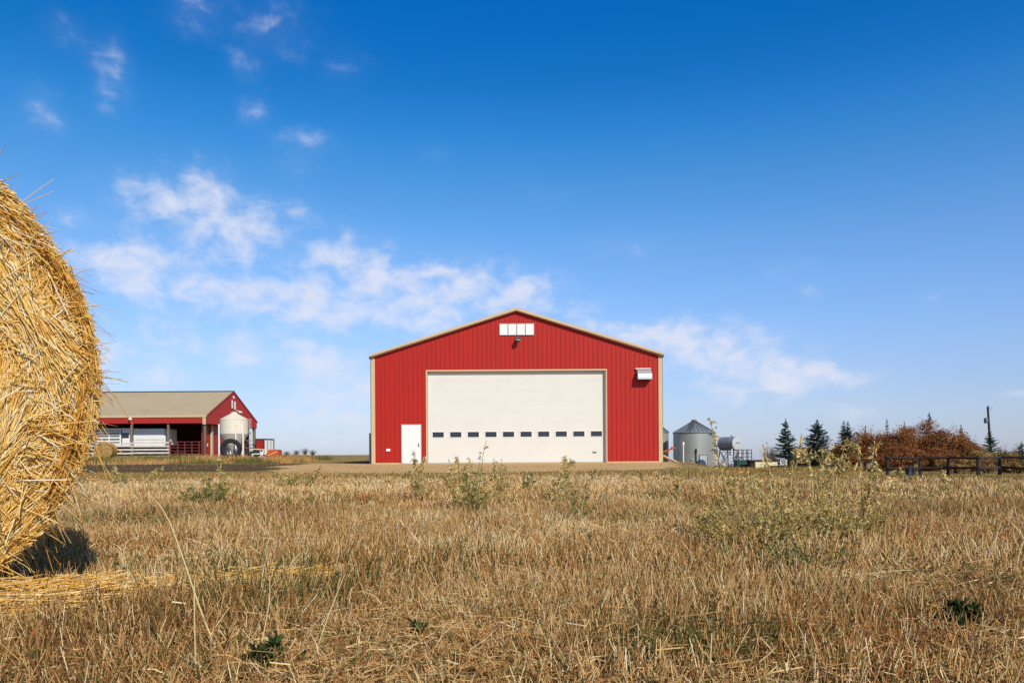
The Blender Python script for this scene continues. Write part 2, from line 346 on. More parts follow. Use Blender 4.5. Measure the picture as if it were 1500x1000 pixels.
# ------------------------------------------------------------------ ground
def ground():
    xs = np.unique(np.concatenate([np.linspace(-60, 60, 161), np.sign(np.linspace(-1, 1, 60)) * (60 + np.linspace(-1, 1, 60) ** 2 * 6000)]))
    ys = np.unique(np.concatenate([np.linspace(-30, 20, 40), np.linspace(20, 110, 91), 110 + np.linspace(0, 1, 40) ** 2.5 * 9000]))
    gx, gy = np.meshgrid(xs, ys); z = zt(gx, gy); ny, nx = gx.shape
    V = np.stack([gx, gy, z], -1).reshape(-1, 3)
    idx = np.arange(ny * nx).reshape(ny, nx)
    F = np.stack([idx[:-1, :-1], idx[:-1, 1:], idx[1:, 1:], idx[1:, :-1]], -1).reshape(-1, 4)
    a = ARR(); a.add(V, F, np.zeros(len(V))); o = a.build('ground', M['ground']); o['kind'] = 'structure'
    for p in o.data.polygons: p.use_smooth = True
ground()
def sheet(name, pts, m, dz):
    """irregular flat patch following the terrain"""
    mb = MB(); xs0 = min(p[0] for p in pts); n = len(pts)
    out = []
    for i in range(n):
        a = Vector(pts[i]); b = Vector(pts[(i + 1) % n]); k = max(2, int((b - a).length / 0.6))
        for j in range(k):
            p = a.lerp(b, j / k); out.append((p.x + (vnoise(p.x, p.y, 1.3, 3) - 0.5) * 1.1, p.y + (vnoise(p.x, p.y, 1.1, 4) - 0.5) * 1.1))
    me = bpy.data.meshes.new(name); bm = bmesh.new()
    f = bm.faces.new([bm.verts.new((x, y, 0)) for x, y in out]); bmesh.ops.triangulate(bm, faces=[f])
    bmesh.ops.subdivide_edges(bm, edges=[e for e in bm.edges if e.calc_length() > 4], cuts=3, use_grid_fill=True)
    for v in bm.verts: v.co.z = gz(v.co.x, v.co.y) + dz
    bmesh.ops.recalc_face_normals(bm, faces=bm.faces)
    bm.to_mesh(me); bm.free()
    if me.polygons and me.polygons[0].normal.z < 0: me.flip_normals()
    me.materials.append(m); o = bpy.data.objects.new(name, me); C.objects.link(o); o['kind'] = 'structure'; return o
sheet('gravel_yard', [(-7.0, 22.5), (-3, 21.5), (2.5, 22.5), (5.2, 26), (7.0, 34), (8.7, 43.5), (8.6, 49), (-12, 49), (-11, 38), (-8.8, 30)], M['gravel'], 0.012)
sheet('dirt_track', [(-30, 22.5), (-13, 20.5), (-7.6, 22.2), (-9.2, 30), (-11.4, 38), (-12.4, 49), (-36, 49.4)], M['dirt'], 0.008)

# ------------------------------------------------------------------ big red barn
BX, BY = 0.28, 43.7
def barn():
    t = thing('red_barn', 'large red ribbed metal barn with tan trim and wide cream overhead door', 'barn', (BX, BY, 0))
    HW = 7.93; EZ = 5.93; RZ = 8.40; DEP = 26
    slope = (RZ - EZ) / HW
    top = lambda x: RZ - abs(x) * slope
    DX0, DX1, DZ = -4.64 - BX, 5.17 - BX, 5.06
    w = MB(); p = 0.2535; x = -HW + 0.02
    def col(xa, xb, ya, yb):
        cuts = sorted({xa, xb} | {c for c in (DX0, DX1, 0.0) if xa < c < xb})
        for a, b in zip(cuts[:-1], cuts[1:]):
            mid = (a + b) / 2; zb = DZ if DX0 < mid < DX1 else 0.04
            fy = lambda q: ya + (yb - ya) * (q - xa) / (xb - xa)
            w.add([(a, fy(a), zb), (b, fy(b), zb), (b, fy(b), top(b)), (a, fy(a), top(a))], [(0, 1, 2, 3)])
    while x < HW:
        e = min(x + p, HW); s1 = min(x + 0.175, e)
        col(x, s1, 0, 0)
        if e - x > 0.24:
            col(x + 0.175, x + 0.190, 0, -0.028); col(x + 0.190, x + 0.235, -0.028, -0.028); col(x + 0.235, e, -0.028, 0)
        x += p
    me = w; o = me.build('wall', M['red'], t)
    s = MB()
    for sx in (-1, 1):
        yy = 0.02
        while yy < DEP - 0.3:
            s.add([(sx * HW, yy, .04), (sx * HW, yy + .19, .04), (sx * HW, yy + .19, EZ), (sx * HW, yy, EZ)], [(0, 1, 2, 3)])
            s.add([(sx * (HW + .025), yy + .2, .04), (sx * (HW + .025), yy + .24, .04), (sx * (HW + .025), yy + .24, EZ), (sx * (HW + .025), yy + .2, EZ)], [(0, 1, 2, 3)])
            s.add([(sx * HW, yy + .19, .04), (sx * (HW + .025), yy + .2, .04), (sx * (HW + .025), yy + .2, EZ), (sx * HW, yy + .19, EZ)], [(0, 1, 2, 3)])
            s.add([(sx * (HW + .025), yy + .24, .04), (sx * HW, yy + .25, .04), (sx * HW, yy + .25, EZ), (sx * (HW + .025), yy + .24, EZ)], [(0, 1, 2, 3)])
            yy += .25
    s.prism([(-HW, .04), (HW, .04), (HW, EZ), (0, RZ), (-HW, EZ)], DEP - .1, DEP)
    s.build('side_wall', M['red'], t)
    MB().box(-HW - .05, HW + .05, 0.03, DEP, -1.4, 0.04).build('foundation', M['concrete'], t)
    # roof slabs
    r = MB(); k = .14
    for sx in (-1, 1):
        r.prism([(0, RZ + .03), (sx * (HW + .05), EZ + .03 - .05 * slope), (sx * (HW + .05), EZ + .03 - .05 * slope + .05), (0, RZ + .09)][::sx], -0.20, DEP + .2)
    r.build('roof', M['tan'], t)
    r = MB()
    for sx in (-1, 1):
        r.prism([(0, RZ - .05), (sx * (HW + .06), EZ - .06 - .0), (sx * (HW + .06), EZ + .06), (0, RZ + .10)][::sx], -0.235, -0.203)
    r.build('rake_trim', M['tan'], t)
    r = MB()
    for sx in (-1, 1):
        r.prism([(0, RZ - .10), (sx * (HW + .06), EZ - .14), (sx * (HW + .06), EZ - .03), (0, RZ - .0)][::sx], -0.20, -0.003)
    r.build('soffit', M['rust'], t)
    for sx in (-1, 1):
        MB().box(min(sx * (HW - .16), sx * (HW + .05)), max(sx * (HW - .16), sx * (HW + .05)), -.055, .12, .02, EZ - .06).build('corner_trim', M['tan'], t)
        g = MB().box(min(sx * (HW + .055), sx * (HW + .14)), max(sx * (HW + .055), sx * (HW + .14)), -.12, DEP, EZ - .16, EZ - .03); g.build('gutter', M['galvdark'], t)
        MB().tube([(sx * (HW + .09), .2, EZ - .16), (sx * (HW + .09), .2, .1)], .035).build('downspout', M['galvdark'], t)
    for a_, b_ in ((-HW, DX0), (DX1, HW)): MB().box(a_, b_, -.06, -.03, .0, .07).build('base_trim', M['tan'], t)
    # overhead door
    RC = .20
    d = MB()
    zs = np.linspace(0.03, DZ + .05, 10)
    for a, b in zip(zs[:-1], zs[1:]):
        d.box(DX0 - .1, DX1 + .1, RC, RC + .06, a + .002, b - .002)
    d.box(DX0 - .1, DX1 + .1, RC + .005, RC + .05, 0.03, DZ + .05)
    door = d.build('overhead_door', M['cream'], t)
    for i in range(10):
        cx = -4.345 - BX + (i * 25.86 + 7.65 - 7.65) / 26.7 + .287 ; cx = (634 + 25.86 * i + 7.65 - 750) / 26.7 - BX
        fr = MB(); x0, x1, z0, z1 = cx - .31, cx + .31, 1.455, 1.745; fy = RC
        for bx in ((x0, x1, z1, z1 + .04), (x0, x1, z0 - .04, z0), (x0 - .04, x0, z0 - .04, z1 + .04), (x1, x1 + .04, z0 - .04, z1 + .04)):
            fr.box(bx[0], bx[1], fy - .02, fy + .003, bx[2], bx[3])
        f_ = fr.build('window', M['white'], door)
        MB().box(x0 - .003, x1 + .003, fy - .010, fy - .004, z0 - .003, z1 + .003).build('pane', M['glass'], f_)
    MB().box(DX0, DX1, RC - .03, RC + .01, 0.01, .055).build('bottom_seal', M['grey'], door)
    MB().box(-1.05 - BX + 5.5, -0.85 - BX + 5.5, RC - .035, RC + .0, .55, .62).build('handle', M['galvdark'], door)
    # jambs
    j = MB(); j.box(DX0 - .005, DX0 + .035, .0, RC + .05, .03, DZ); j.box(DX1 - .05, DX1 + .005, .0, RC + .05, .03, DZ); j.box(DX0, DX1, .0, RC + .05, DZ - .03, DZ + .01)
    j.build('door_jamb', M['grey'], t)
    j = MB(); j.box(DX0 - .06, DX0, -.05, .0, .02, DZ + .08); j.box(DX1, DX1 + .06, -.05, .0, .02, DZ + .08); j.box(DX0, DX1, -.05, .0, DZ, DZ + .08)
    j.build('door_trim', M['tan'], t)
    # entry door
    e0, e1, ez = -6.05 - BX, -4.97 - BX, 2.16
    ed = MB().box(e0 + .03, e1 - .03, -.065, -.03, .05, ez - .03).build('entry_door', M['white'], t)
    MB().tube([(e1 - .14, -.10, 1.02), (e1 - .14, -.06, 1.02)], .035).box(e1 - .17, e1 - .11, -.075, -.062, .93, 1.13).build('handle', M['galvdark'], ed)
    fr = MB().box(e0 - .02, e0 + .03, -.06, -.03, .03, ez + .02).box(e1 - .03, e1 + .02, -.06, -.03, .03, ez + .02).box(e0 + .03, e1 - .03, -.06, -.03, ez - .03, ez + .02)
    fr.build('door_frame', M['grey'], t)
    MB().box(e0 - .05, e1 + .05, -.5, -.03, -.02, .035).build('door_step', M['concrete'], t)
    # gable lights
    x0 = (733.3 - 750) / 26.7 - BX
    for i in range(4):
        a = x0 + i * .478; o = MB().box(a, a + .425, -.055, -.03, 7.04, 7.63).build('gable_window', M['white'], t)
        fr = MB(); z0, z1 = 7.04, 7.63
        for bx in ((a - .02, a + .445, z1, z1 + .03), (a - .02, a + .445, z0 - .03, z0), (a - .022, a, z0, z1), (a + .425, a + .447, z0, z1)): fr.box(bx[0], bx[1], -.065, -.031, bx[2], bx[3])
        fr.build('window_frame', M['grey'], o)
    # flood lamp
    lx = .33 - BX
    lp = MB().box(lx - .07, lx + .07, -.09, -.03, 6.66, 6.86).tube([(lx, -.08, 6.72), (lx + .02, -.24, 6.80)], .03).tube([(lx + .02, -.20, 6.85), (lx + .05, -.42, 6.72)], [.09, .15], 14).build('gable_lamp', M['galvdark'], t, True)
    MB().lathe([(0.001, 0), (.12, 0), (.125, -.02)], 14).build('lens', M['white'], lp, loc=(lx + .05, -.44, 6.70))
    # vent hood with curved front
    hx0, hx1, zt0, zb0 = 6.86 - BX, 7.62 - BX, 5.10, 4.52
    pr = [(-.03, zt0)] + [(-.03 - .50 * math.sin(a), zb0 + .12 + .42 * math.cos(a)) for a in np.linspace(.25, PI / 2, 7)] + [(-.53, zb0), (-.50, zb0), (-.03, zb0)]
    MB().prism(pr, hx0, hx1, 'x').build('vent_hood', M['vent'] if 'vent' in M else M['galvlight'], t)
    MB().box(hx0 - .08, hx1 + .0, -.16, -.028, zt0 + .01, zt0 + .06).build('hood_flashing', M['white'], t)
    MB().box(hx0 + .02, hx1 - .02, -.52, -.04, zb0 - .02, zb0 - .004).build('hood_grille', M['blackmetal'], t)
    # outlets
    q = (569 - 750) / 26.7 - BX
    MB().box(q - .11, q + .11, -.09, -.03, .70, .84).build('outlet_box', M['white'], t, bevel=.01)
    MB().tube([(DX0 - .09, -.06, .05), (DX0 - .09, -.06, .34)], .015).box(DX0 - .13, DX0 - .05, -.1, -.03, .32, .42).build('outlet_pipe', M['galvlight'], t)
M['galvlight'] = mat('bright_galvanised', (0.62, 0.64, 0.67), 0.35, metal=0.5, var=0.1)
barn()
# pale panel leaning behind the barn's left corner
px = X(541.7, 52) - .12
t = thing('marker_post', 'pale slim post standing beyond the barn left wall', 'post', (px + .15, 52, 0))
MB().lathe([(.001, -.1), (.075, -.1), (.075, 1.80), (.001, 1.85)], 14).build('body', M['silo'], t, True)
MB().lathe([(.001, 1.85), (.09, 1.85), (.09, 1.92), (.001, 1.93)], 10).build('cap', M['galvdark'], t)

# ------------------------------------------------------------------ pole shed
SX, SY, SZ = -24.9, 65.0, 0.30
def shed():
    t = thing('pole_shed', 'long open fronted pole shed with weathered beige roof and red gable', 'shed', (SX, SY, SZ))
    D = 12.3; LEN = 38; EH = 3.40; RH = 5.85
    rf = MB()
    n = int(LEN / .6)
    # standing-rib metal roof
    for y0, z0, y1, z1 in ((-.35, EH + .10, D / 2, RH + .1), (D + .35, EH + .10, D / 2, RH + .1)):
        rf.add([(0.12, y0, z0), (-LEN, y0, z0), (-LEN, y1, z1), (0.12, y1, z1), (0.12, y0, z0 - .06), (-LEN, y0, z0 - .06), (-LEN, y1, z1 - .06), (0.12, y1, z1 - .06)],
               [(0, 1, 2, 3), (7, 6, 5, 4), (0, 4, 5, 1), (1, 5, 6, 2), (2, 6, 7, 3), (3, 7, 4, 0)])
        for i in range(int(LEN / .9)):
            xx = .1 - i * .9; rf.bar((xx, y0, z0 + .005), (xx, y1, z1 + .005), .02, .015)
    rf.build('roof', M['roofbeige'], t)
    MB().box(-LEN, .13, D / 2 - .18, D / 2 + .18, RH + .09, RH + .15).build('ridge_cap', M['galvdark'], t)
    MB().box(-LEN, -.20, -.30, -.26, EH - .52, EH - .02).build('fascia', M['shedred'], t)
    MB().box(-LEN, .14, -.37, -.33, EH - .04, EH + .12).build('eave_trim', M['tan'], t)
    MB().box(-.20, .06, -.33, -.24, EH - .62, EH - .04).build('corner_trim', M['tan'], t)
    MB().box(-LEN, -.1, D + .2, D + .24, EH - .5, EH).build('rear_fascia', M['shedred'], t)
    # gable panel, ribbed
    g = MB(); y = -.3; lowz = EH - .55
    topz = lambda yy: EH + .06 + (RH - EH) * (1 - abs(yy - D / 2) / (D / 2 + .35)) + .0
    while y < D + .3:
        e = min(y + .25, D + .3)
        for a, b, xa, xb in ((y, y + .19, .06, .06), (y + .19, y + .21, .06, .085), (y + .21, y + .23, .085, .085), (y + .23, e, .085, .06)):
            b = min(b, e); 
            if b > a: g.add([(xa, a, lowz), (xb, b, lowz), (xb, b, topz(b)), (xa, a, topz(a))], [(0, 1, 2, 3)])
        y += .25
    g.build('gable_panel', M['shedred'], t)
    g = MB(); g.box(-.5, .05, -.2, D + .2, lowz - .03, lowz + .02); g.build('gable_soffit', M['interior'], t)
    g = MB()
    for a, b in (((.1, -.36, EH + .03), (.1, D / 2, RH + .07)), ((.1, D + .36, EH + .03), (.1, D / 2, RH + .07))): g.bar(a, b, .05, .14)
    g.build('rake_trim', M['shedred'], t)
    # gable lights and vents
    for z, y_, w_, h_ in ((5.42, D / 2 - .1, .22, .22),): MB().box(.09, .16, y_ - w_ / 2, y_ + w_ / 2, z - h_ / 2, z + h_ / 2).build('gable_box', M['white'], t)
    for y_, z in ((D / 2 - .45, 4.78), (D / 2 + .25, 4.70)): MB().box(.09, .14, y_ - .14, y_ + .14, z - .36, z + .36).build('gable_vent', M['white'], t)
    lp = MB().tube([(.1, D / 2 + .5, 4.28), (.45, D / 2 + .5, 4.2)], .03).lathe([(.001, 4.22), (.1, 4.2), (.2, 4.08), (.19, 4.07)], 12, c=(.5, D / 2 + .5, 0)); lp.build('gable_lamp', M['white'], t)
    # end wall, recessed behind the gable overhang
    MB().box(-.62, -.55, .5, 5.6, 0, EH - .3).build('end_wall', M['shedred'], t)
    MB().box(-.50, -.34, 2.1, 2.36, 0, EH - .55).build('wall_trim', M['tan'], t)
    MB().box(-.545, -.50, 1.35, 1.6, 1.0, 1.25).build('outlet_box', M['white'], t)
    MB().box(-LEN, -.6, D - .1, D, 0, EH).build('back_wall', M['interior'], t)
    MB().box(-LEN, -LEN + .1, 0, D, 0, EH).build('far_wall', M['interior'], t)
    # posts: front row at 3 m pitch, rear corner, middle
    for i in range(13): MB().box(-.17 - i * 2.98, -.02 - i * 2.98, -.18, -.02, -.1, EH - .1).build('post', M['timber'], t)
    MB().box(-.2, .05, D - .22, D, -.1, EH - .5).build('post', M['timber'], t)
    MB().box(-.6, -.4, 8.0, 8.2, -.1, EH - .5).build('post', M['timber'], t)
    for z in (.9, 1.6, 2.3): MB().box(-.4, -.34, 8.2, D - .22, z, z + .12).build('girt', M['timber'], t)
    for i in range(12):
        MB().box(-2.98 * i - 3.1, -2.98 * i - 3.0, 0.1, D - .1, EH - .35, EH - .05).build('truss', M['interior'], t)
    # eave lamp
    q = X(195, SY) - SX
    MB().lathe([(.001, .08), (.1, .06), (.16, -.04), (.15, -.1), (.001, -.12)], 12, c=(q, -.48, EH - .13)).box(q - .03, q + .03, -.5, -.37, EH - .1, EH - .04).build('eave_lamp', M['white'], t, True)
shed()

def trailer():
    d = 65.9; x1 = X(247, d) - 0; L_ = 10.2
    t = thing('livestock_trailer', 'long white livestock trailer with slatted side parked inside the open shed', 'trailer', (x1, d, SZ))
    H0, H1 = 1.02, 2.50
    dx = X(196, d) - x1
    b = MB().box(dx, -.35, 0, 2.2, H0, H1); b.prism([(-.35, 0), (0, .55), (0, 1.65), (-.35, 2.2)], H0 + .1, H1 - .02, 'z')
    b.build('front_body', M['whitemetal'], t, bevel=.05)
    # slatted rear body
    s = MB()
    for z in (H0, 1.42, 1.68, 1.93, 2.16, 2.36): s.box(-L_, dx - 1.15, 0, .05, z, z + (.14 if z != H0 else .26))
    for i in range(8): s.box(-L_ + i * 1.05, -L_ + i * 1.05 + .08, -.03, .05, H0, H1)
    s.build('slatted_side', M['whitemetal'], t)
    MB().box(-L_, dx - .02, 2.15, 2.2, H0, H1).build('far_side', M['whitemetal'], t)
    MB().box(-L_, dx, -.02, 2.22, H1 - .05, H1 + .04).build('roof', M['whitemetal'], t)
    MB().box(-L_, 0, .05, 2.15, H0 - .1, H0 + .02).build('floor', M['blackmetal'], t)
    dr = MB().box(dx - 1.15, dx - .02, -.03, .06, H0, H1 - .05).build('door', M['white'], t)
    MB().box(dx - .95, dx - .38, -.045, -.025, 1.72, 2.15).build('window', M['glass'], dr, bevel=.02)
    MB().box(dx, -.35, -.02, .0, H1 - .10, H1 - .02).box(dx, -.35, -.02, 0, H0 + .55, H0 + .60).build('side_rail', M['galvlight'], t)
    for i in range(6): MB().box(dx + 1.15 + i * .28, dx + 1.27 + i * .28, -.012, 0, 1.30, 1.38).build('marker_light', M['galvdark'], t)
    for xx in (-6.2, -7.2):
        w = MB().lathe([(.17, .05), (.30, .03), (.38, .06), (.38, .2), (.30, .24), (.17, .22)], 20)
        o = w.build('tyre', M['black'], t, True, loc=(xx, .15, .38)); o.rotation_euler = (PI / 2, 0, 0)
        o2 = MB().lathe([(.001, .1), (.16, .06), (.175, .12)], 16).build('rim', M['galvlight'], o)
    MB().bar((0, 1.1, .5), (1.1, 1.1, .45), .12).tube([(.9, 1.1, .5), (.9, 1.1, 0)], .04).build('hitch', M['blackmetal'], t)
trailer()

def shed_fence():
    d = 63.6; x0 = X(249, d); z0 = gz(x0, d)
    t = thing('board_fence', 'weathered pale board fence running across the open shed front', 'fence', (x0, d, z0))
    for i in range(6): MB().box(-.14 - 2.95 * i, 0 - 2.95 * i, -.07, .07, -.1, 1.42).build('post', M['timber'], t)
    for j, z in enumerate((.10, .42, .70, .96, 1.20)):
        for i in range(5):
            zz = z + random.uniform(-.03, .03); MB().box(-2.95 * (i + 1), -2.95 * i - .02, -.11 + .004 * (i % 2), -.072, zz, zz + (.13 if j else .16)).build('rail', M['greytimber'], t)
    t = thing('pipe_gate', 'dark red metal pipe gate standing between board fence and shed corner', 'gate', (x0 + .05, d, z0))
    Wd = X(303, d) - x0 - .1
    for z in (.12, .38, .62, .86, 1.1, 1.34): MB().tube([(0, 0, z), (Wd, 0, z)], .035).build('rail', M['darkred'], t)
    for k in range(6): MB().box(Wd * k / 5 - .035, Wd * k / 5 + .035, -.04, .04, 0.02, 1.37).build('upright', M['darkred'], t)
shed_fence()

def feed_silo():
    d = 60.5; s = F_PX / d; x = X(343.3, d); z0 = gz(x, d)
    t = thing('feed_silo', 'cream hopper bottomed feed silo on white legs beside the shed gable', 'silo', (x, d, z0))
    R = 1.03; top = 3.42; cyl = 1.86; bot = .5
    prof = [(R, cyl)]
    for i in range(1, 9): prof += [(R, cyl + (top - .48 - cyl) * i / 8 - .02), (R + .012, cyl + (top - .48 - cyl) * i / 8 - .01), (R, cyl + (top - .48 - cyl) * i / 8)]
    MB().lathe(prof, 40).build('bin_wall', M['silo'], t, True)
    MB().lathe([(R + .02, top - .50), (R + .02, top - .46), (.22, top + .02), (.22, top + .10), (.001, top + .13)], 40).build('roof', M['silo'], t, True)
    MB().lathe([(R + .005, cyl + .02), (R + .005, cyl - .04), (.22, bot), (.22, bot - .15), (.001, bot - .15)], 40).build('hopper', M['silocone'], t, True)
    MB().lathe([(.001, top + .26), (.2, top + .22), (.2, top + .13)], 16).build('lid', M['rust'], t, True)
    for a in (205, 325, 270 + 25 + 0, 75, 130):
        a = math.radians(a); c_, s_ = math.cos(a), math.sin(a)
        MB().box(c_ * (R + .05) - .05, c_ * (R + .05) + .05, s_ * (R + .05) - .05, s_ * (R + .05) + .05, -.1, cyl + .75).build('leg', M['white'], t)
    b = MB()
    for a0, a1 in ((205, 325),): 
        pass
    l = MB()
    for q in (-.17, .17): l.bar((R + .18, q, 0.2), (R + .18, q, top - .4), .03)
    for i in range(10): l.bar((R + .18, -.17, .4 + i * .28), (R + .18, .17, .4 + i * .28), .02)
    l.build('ladder', M['galvlight'], t)
feed_silo()

def tyre_big():
    d = 58.6; x = X(338.5, d); z0 = gz(x, d)
    t = thing('tractor_tyre', 'worn black tractor tyre standing upright against the feed silo legs', 'tyre', (x, d, z0), math.radians(8))
    R = .76; prof = []
    for a in np.linspace(0, 2 * PI, 15): prof.append((R - .16 + .15 * math.cos(a), .17 * math.sin(a)))
    o = MB().lathe(prof, 44).build('carcass', M['black'], t, True, loc=(0, 0, R - .02)); o.rotation_euler = (PI / 2 + .12, 0, 0)
    tr = MB()
    for i in range(26):
        for sgn in (-1, 1):
            a = 2 * PI * (i + (.5 if sgn > 0 else 0)) / 26; a2 = a + .14
            p0 = Vector(((R - .0) * math.cos(a), (R - .0) * math.sin(a), 0)); p1 = Vector(((R - .04) * math.cos(a2), (R - .04) * math.sin(a2), sgn * .16))
            tr.bar(p0, p1, .05, .05)
    o2 = tr.build('tread_lugs', M['black'], t, loc=(0, 0, R - .02)); o2.rotation_euler = (PI / 2 + .12, 0, 0)
tyre_big()

def straw_bale(name, label, loc, R, L_, yaw, nface, nside, wid, fr=0.35, m=None):
    """cylinder of straw: axis local +y (pointing away), straws laid round it"""
    t = thing(name, label, 'straw bale', loc, yaw)
    a = ARR()
    # lumpy core
    nr, na = 26, 120
    ang = np.linspace(0, 2 * PI, na, endpoint=False)
    def lump(A, y): return 1 + .02 * np.sin(5 * A + 1) + .015 * np.sin(11 * A + 2.3 * y)
    rows = []
    for q in np.linspace(0, 1, nr): rows.append((q * (R - .06), -.03 + .10 * (q ** 6)))
    for q in np.linspace(0, 1, 14): rows.append((R - .04, .06 + q * (L_ - .12)))
    for q in np.linspace(1, 0, 8): rows.append((q * (R - .06), L_))
    V = np.array([[(r * math.cos(A) * lump(A, y), y + .012 * math.sin(9 * A + r * 20), r * math.sin(A) * lump(A, y)) for A in ang] for r, y in rows]).reshape(-1, 3)
    V[:, 2] = np.maximum(V[:, 2], -R + .02)
    idx = np.arange(len(rows) * na).reshape(len(rows), na); nx = np.roll(idx, -1, 1)
    F = np.stack([idx[:-1], nx[:-1], nx[1:], idx[1:]], -1).reshape(-1, 4)
    a.add(V, F, np.repeat(.30, len(V)))
    k = 5
    # straws on the end face, following the roll
    n = nface
    rr = R * np.sqrt(U(0.0, 1.0, n)); A = np.where(RNG.random(n) < .62, U(-1.7, 1.7, n), U(0, 2 * PI, n)); ln = U(.05, .26, n) * (1 if R > .7 else 1.3)
    tilt = RNG.normal(0, .20, n) + .5 * (vnoise(rr * np.cos(A) + 3, rr * np.sin(A), .16, 81) - .5) + np.where(RNG.random(n) < .13, RNG.normal(0, 1.0, n), 0)
    dep = -.045 + .06 * (rr / R) ** 5 - RNG.exponential(.0045, n)
    bulge = .017 * np.sin(7 * A + rr * 14) + .012 * np.sin(3 * A - rr * 23)
    s = np.linspace(-.5, .5, k)[None, :]
    cx, cz = rr * np.cos(A), rr * np.sin(A)
    tx, tz = -np.sin(A), np.cos(A); rx, rz_ = np.cos(A), np.sin(A)
    dx = tx * np.cos(tilt) + rx * np.sin(tilt); dz = tz * np.cos(tilt) + rz_ * np.sin(tilt)
    out = RNG.normal(0, .045, n)
    flat = RNG.random(n) < .55; curv = np.where(flat, .5 * ln ** 2 / np.maximum(rr, .2), 0)
    Px = cx[:, None] + dx[:, None] * s * ln[:, None] - rx[:, None] * (s ** 2) * curv[:, None]
    Pz = cz[:, None] + dz[:, None] * s * ln[:, None] - rz_[:, None] * (s ** 2) * curv[:, None]
    Py = (dep + bulge)[:, None] + out[:, None] * s * ln[:, None] + RNG.normal(0, .004, (n, k))
    P = np.stack([Px, Py, Pz], -1)
    rad = np.sqrt(Px ** 2 + Pz ** 2).max(1); keep = (rad < R + .03) & (Pz.min(1) > -R - .0)
    w = (U(.0022, .0058, n) * wid)[:, None] * np.ones((1, k))
    tint = np.clip(RNG.normal(.70, .20, n), .05, 1); tint = np.where(RNG.random(n) < .10, U(.9, 1, n), tint)
    a.strands(P[keep], w[keep], tint[keep])
    # straws wrapped round the side
    n = nside; A = U(0, 2 * PI, n); ya = U(-.02, L_, n) if R < .7 else np.abs(RNG.normal(0, .35, n)) % L_; ln = U(.06, .24, n)
    tilt = RNG.normal(0, .35, n); r0 = R - .035 + np.minimum(RNG.exponential(.012, n), .035) + .014 * np.sin(6 * A + ya * 9)
    da = s * (ln * np.cos(tilt) / R)[:, None]; AA = A[:, None] + da; flare = RNG.normal(0, .05, n)
    rr_ = r0[:, None] + flare[:, None] * s * ln[:, None]
    P = np.stack([rr_ * np.cos(AA), ya[:, None] + s * (ln * np.sin(tilt))[:, None] - .02, rr_ * np.sin(AA)], -1)
    keep = P[:, :, 2].min(1) > -R
    w = (U(.0022, .0055, n) * wid)[:, None] * np.ones((1, k)); tint = np.clip(RNG.normal(.42, .2, n), .03, 1)
    a.strands(P[keep], w[keep], tint[keep])
    # loose ends sticking out round the rim and bulging off the face
    n = int(nside * fr * .12); A = U(0, 2 * PI, n); ln = RNG.gamma(1.5, .028, n) + .015
    d = np.stack([np.cos(A) * 1.0 - np.sin(A) * RNG.normal(0, .9, n), RNG.normal(-.25, .5, n), np.sin(A) + np.cos(A) * RNG.normal(0, .9, n) - .15], -1); d /= np.linalg.norm(d, axis=1, keepdims=True)
    p0 = np.stack([(R - .04) * np.cos(A), U(-.04, .25, n), (R - .04) * np.sin(A)], -1)
    s1 = np.linspace(0, 1, k)[None, :, None]; sag = np.zeros((n, k, 3)); sag[:, :, 2] = -(np.linspace(0, 1, k) ** 2)[None] * (ln * U(0, .5, n))[:, None]
    P = p0[:, None] + d[:, None] * s1 * ln[:, None, None] + sag
    keep = P[:, :, 2].min(1) > -R + .01
    a.strands(P[keep], ((U(.002, .005, n) * wid)[:, None] * np.linspace(1, .6, k)[None])[keep], np.clip(RNG.normal(.5, .25, n), .03, 1)[keep])
    n = int(nface * .006); rr = R * .95 * np.sqrt(U(0, 1, n)); A = U(0, 2 * PI, n); ln = U(.05, .17, n)
    d = np.stack([RNG.normal(0, 1, n), RNG.normal(-.35, .3, n), RNG.normal(-.3, .8, n)], -1); d /= np.linalg.norm(d, axis=1, keepdims=True)
    p0 = np.stack([rr * np.cos(A), np.full(n, -.05), rr * np.sin(A)], -1)
    P = p0[:, None] + d[:, None] * s1 * ln[:, None, None]; keep = (P[:, :, 2].min(1) > -R + .01)
    a.strands(P[keep], ((U(.0035, .006, n) * wid)[:, None] * np.ones((1, k)))[keep], np.clip(RNG.normal(.75, .2, n), .1, 1)[keep])
    a.build('straw', m or M['straw'], t, loc=(0, 0, R))
    return t
YAW = math.radians(30)
straw_bale('round_straw_bale', 'huge golden round straw bale close by at the left edge', (-2.055, 2.25, 0), .775, 1.25, YAW, 125000, 46000, .84, 1.2)
dd = 59.; straw_bale('round_hay_bale', 'small distant brown round bale lying in front of board fence', (X(151, dd), dd, gz(-30, dd)), .64, 1.2, .15, 1500, 900, 5, .35, tint_mat('old_hay', [(0, (.10, .055, .02)), (.5, (.38, .235, .085)), (1, (.60, .42, .19))], .8, .1))

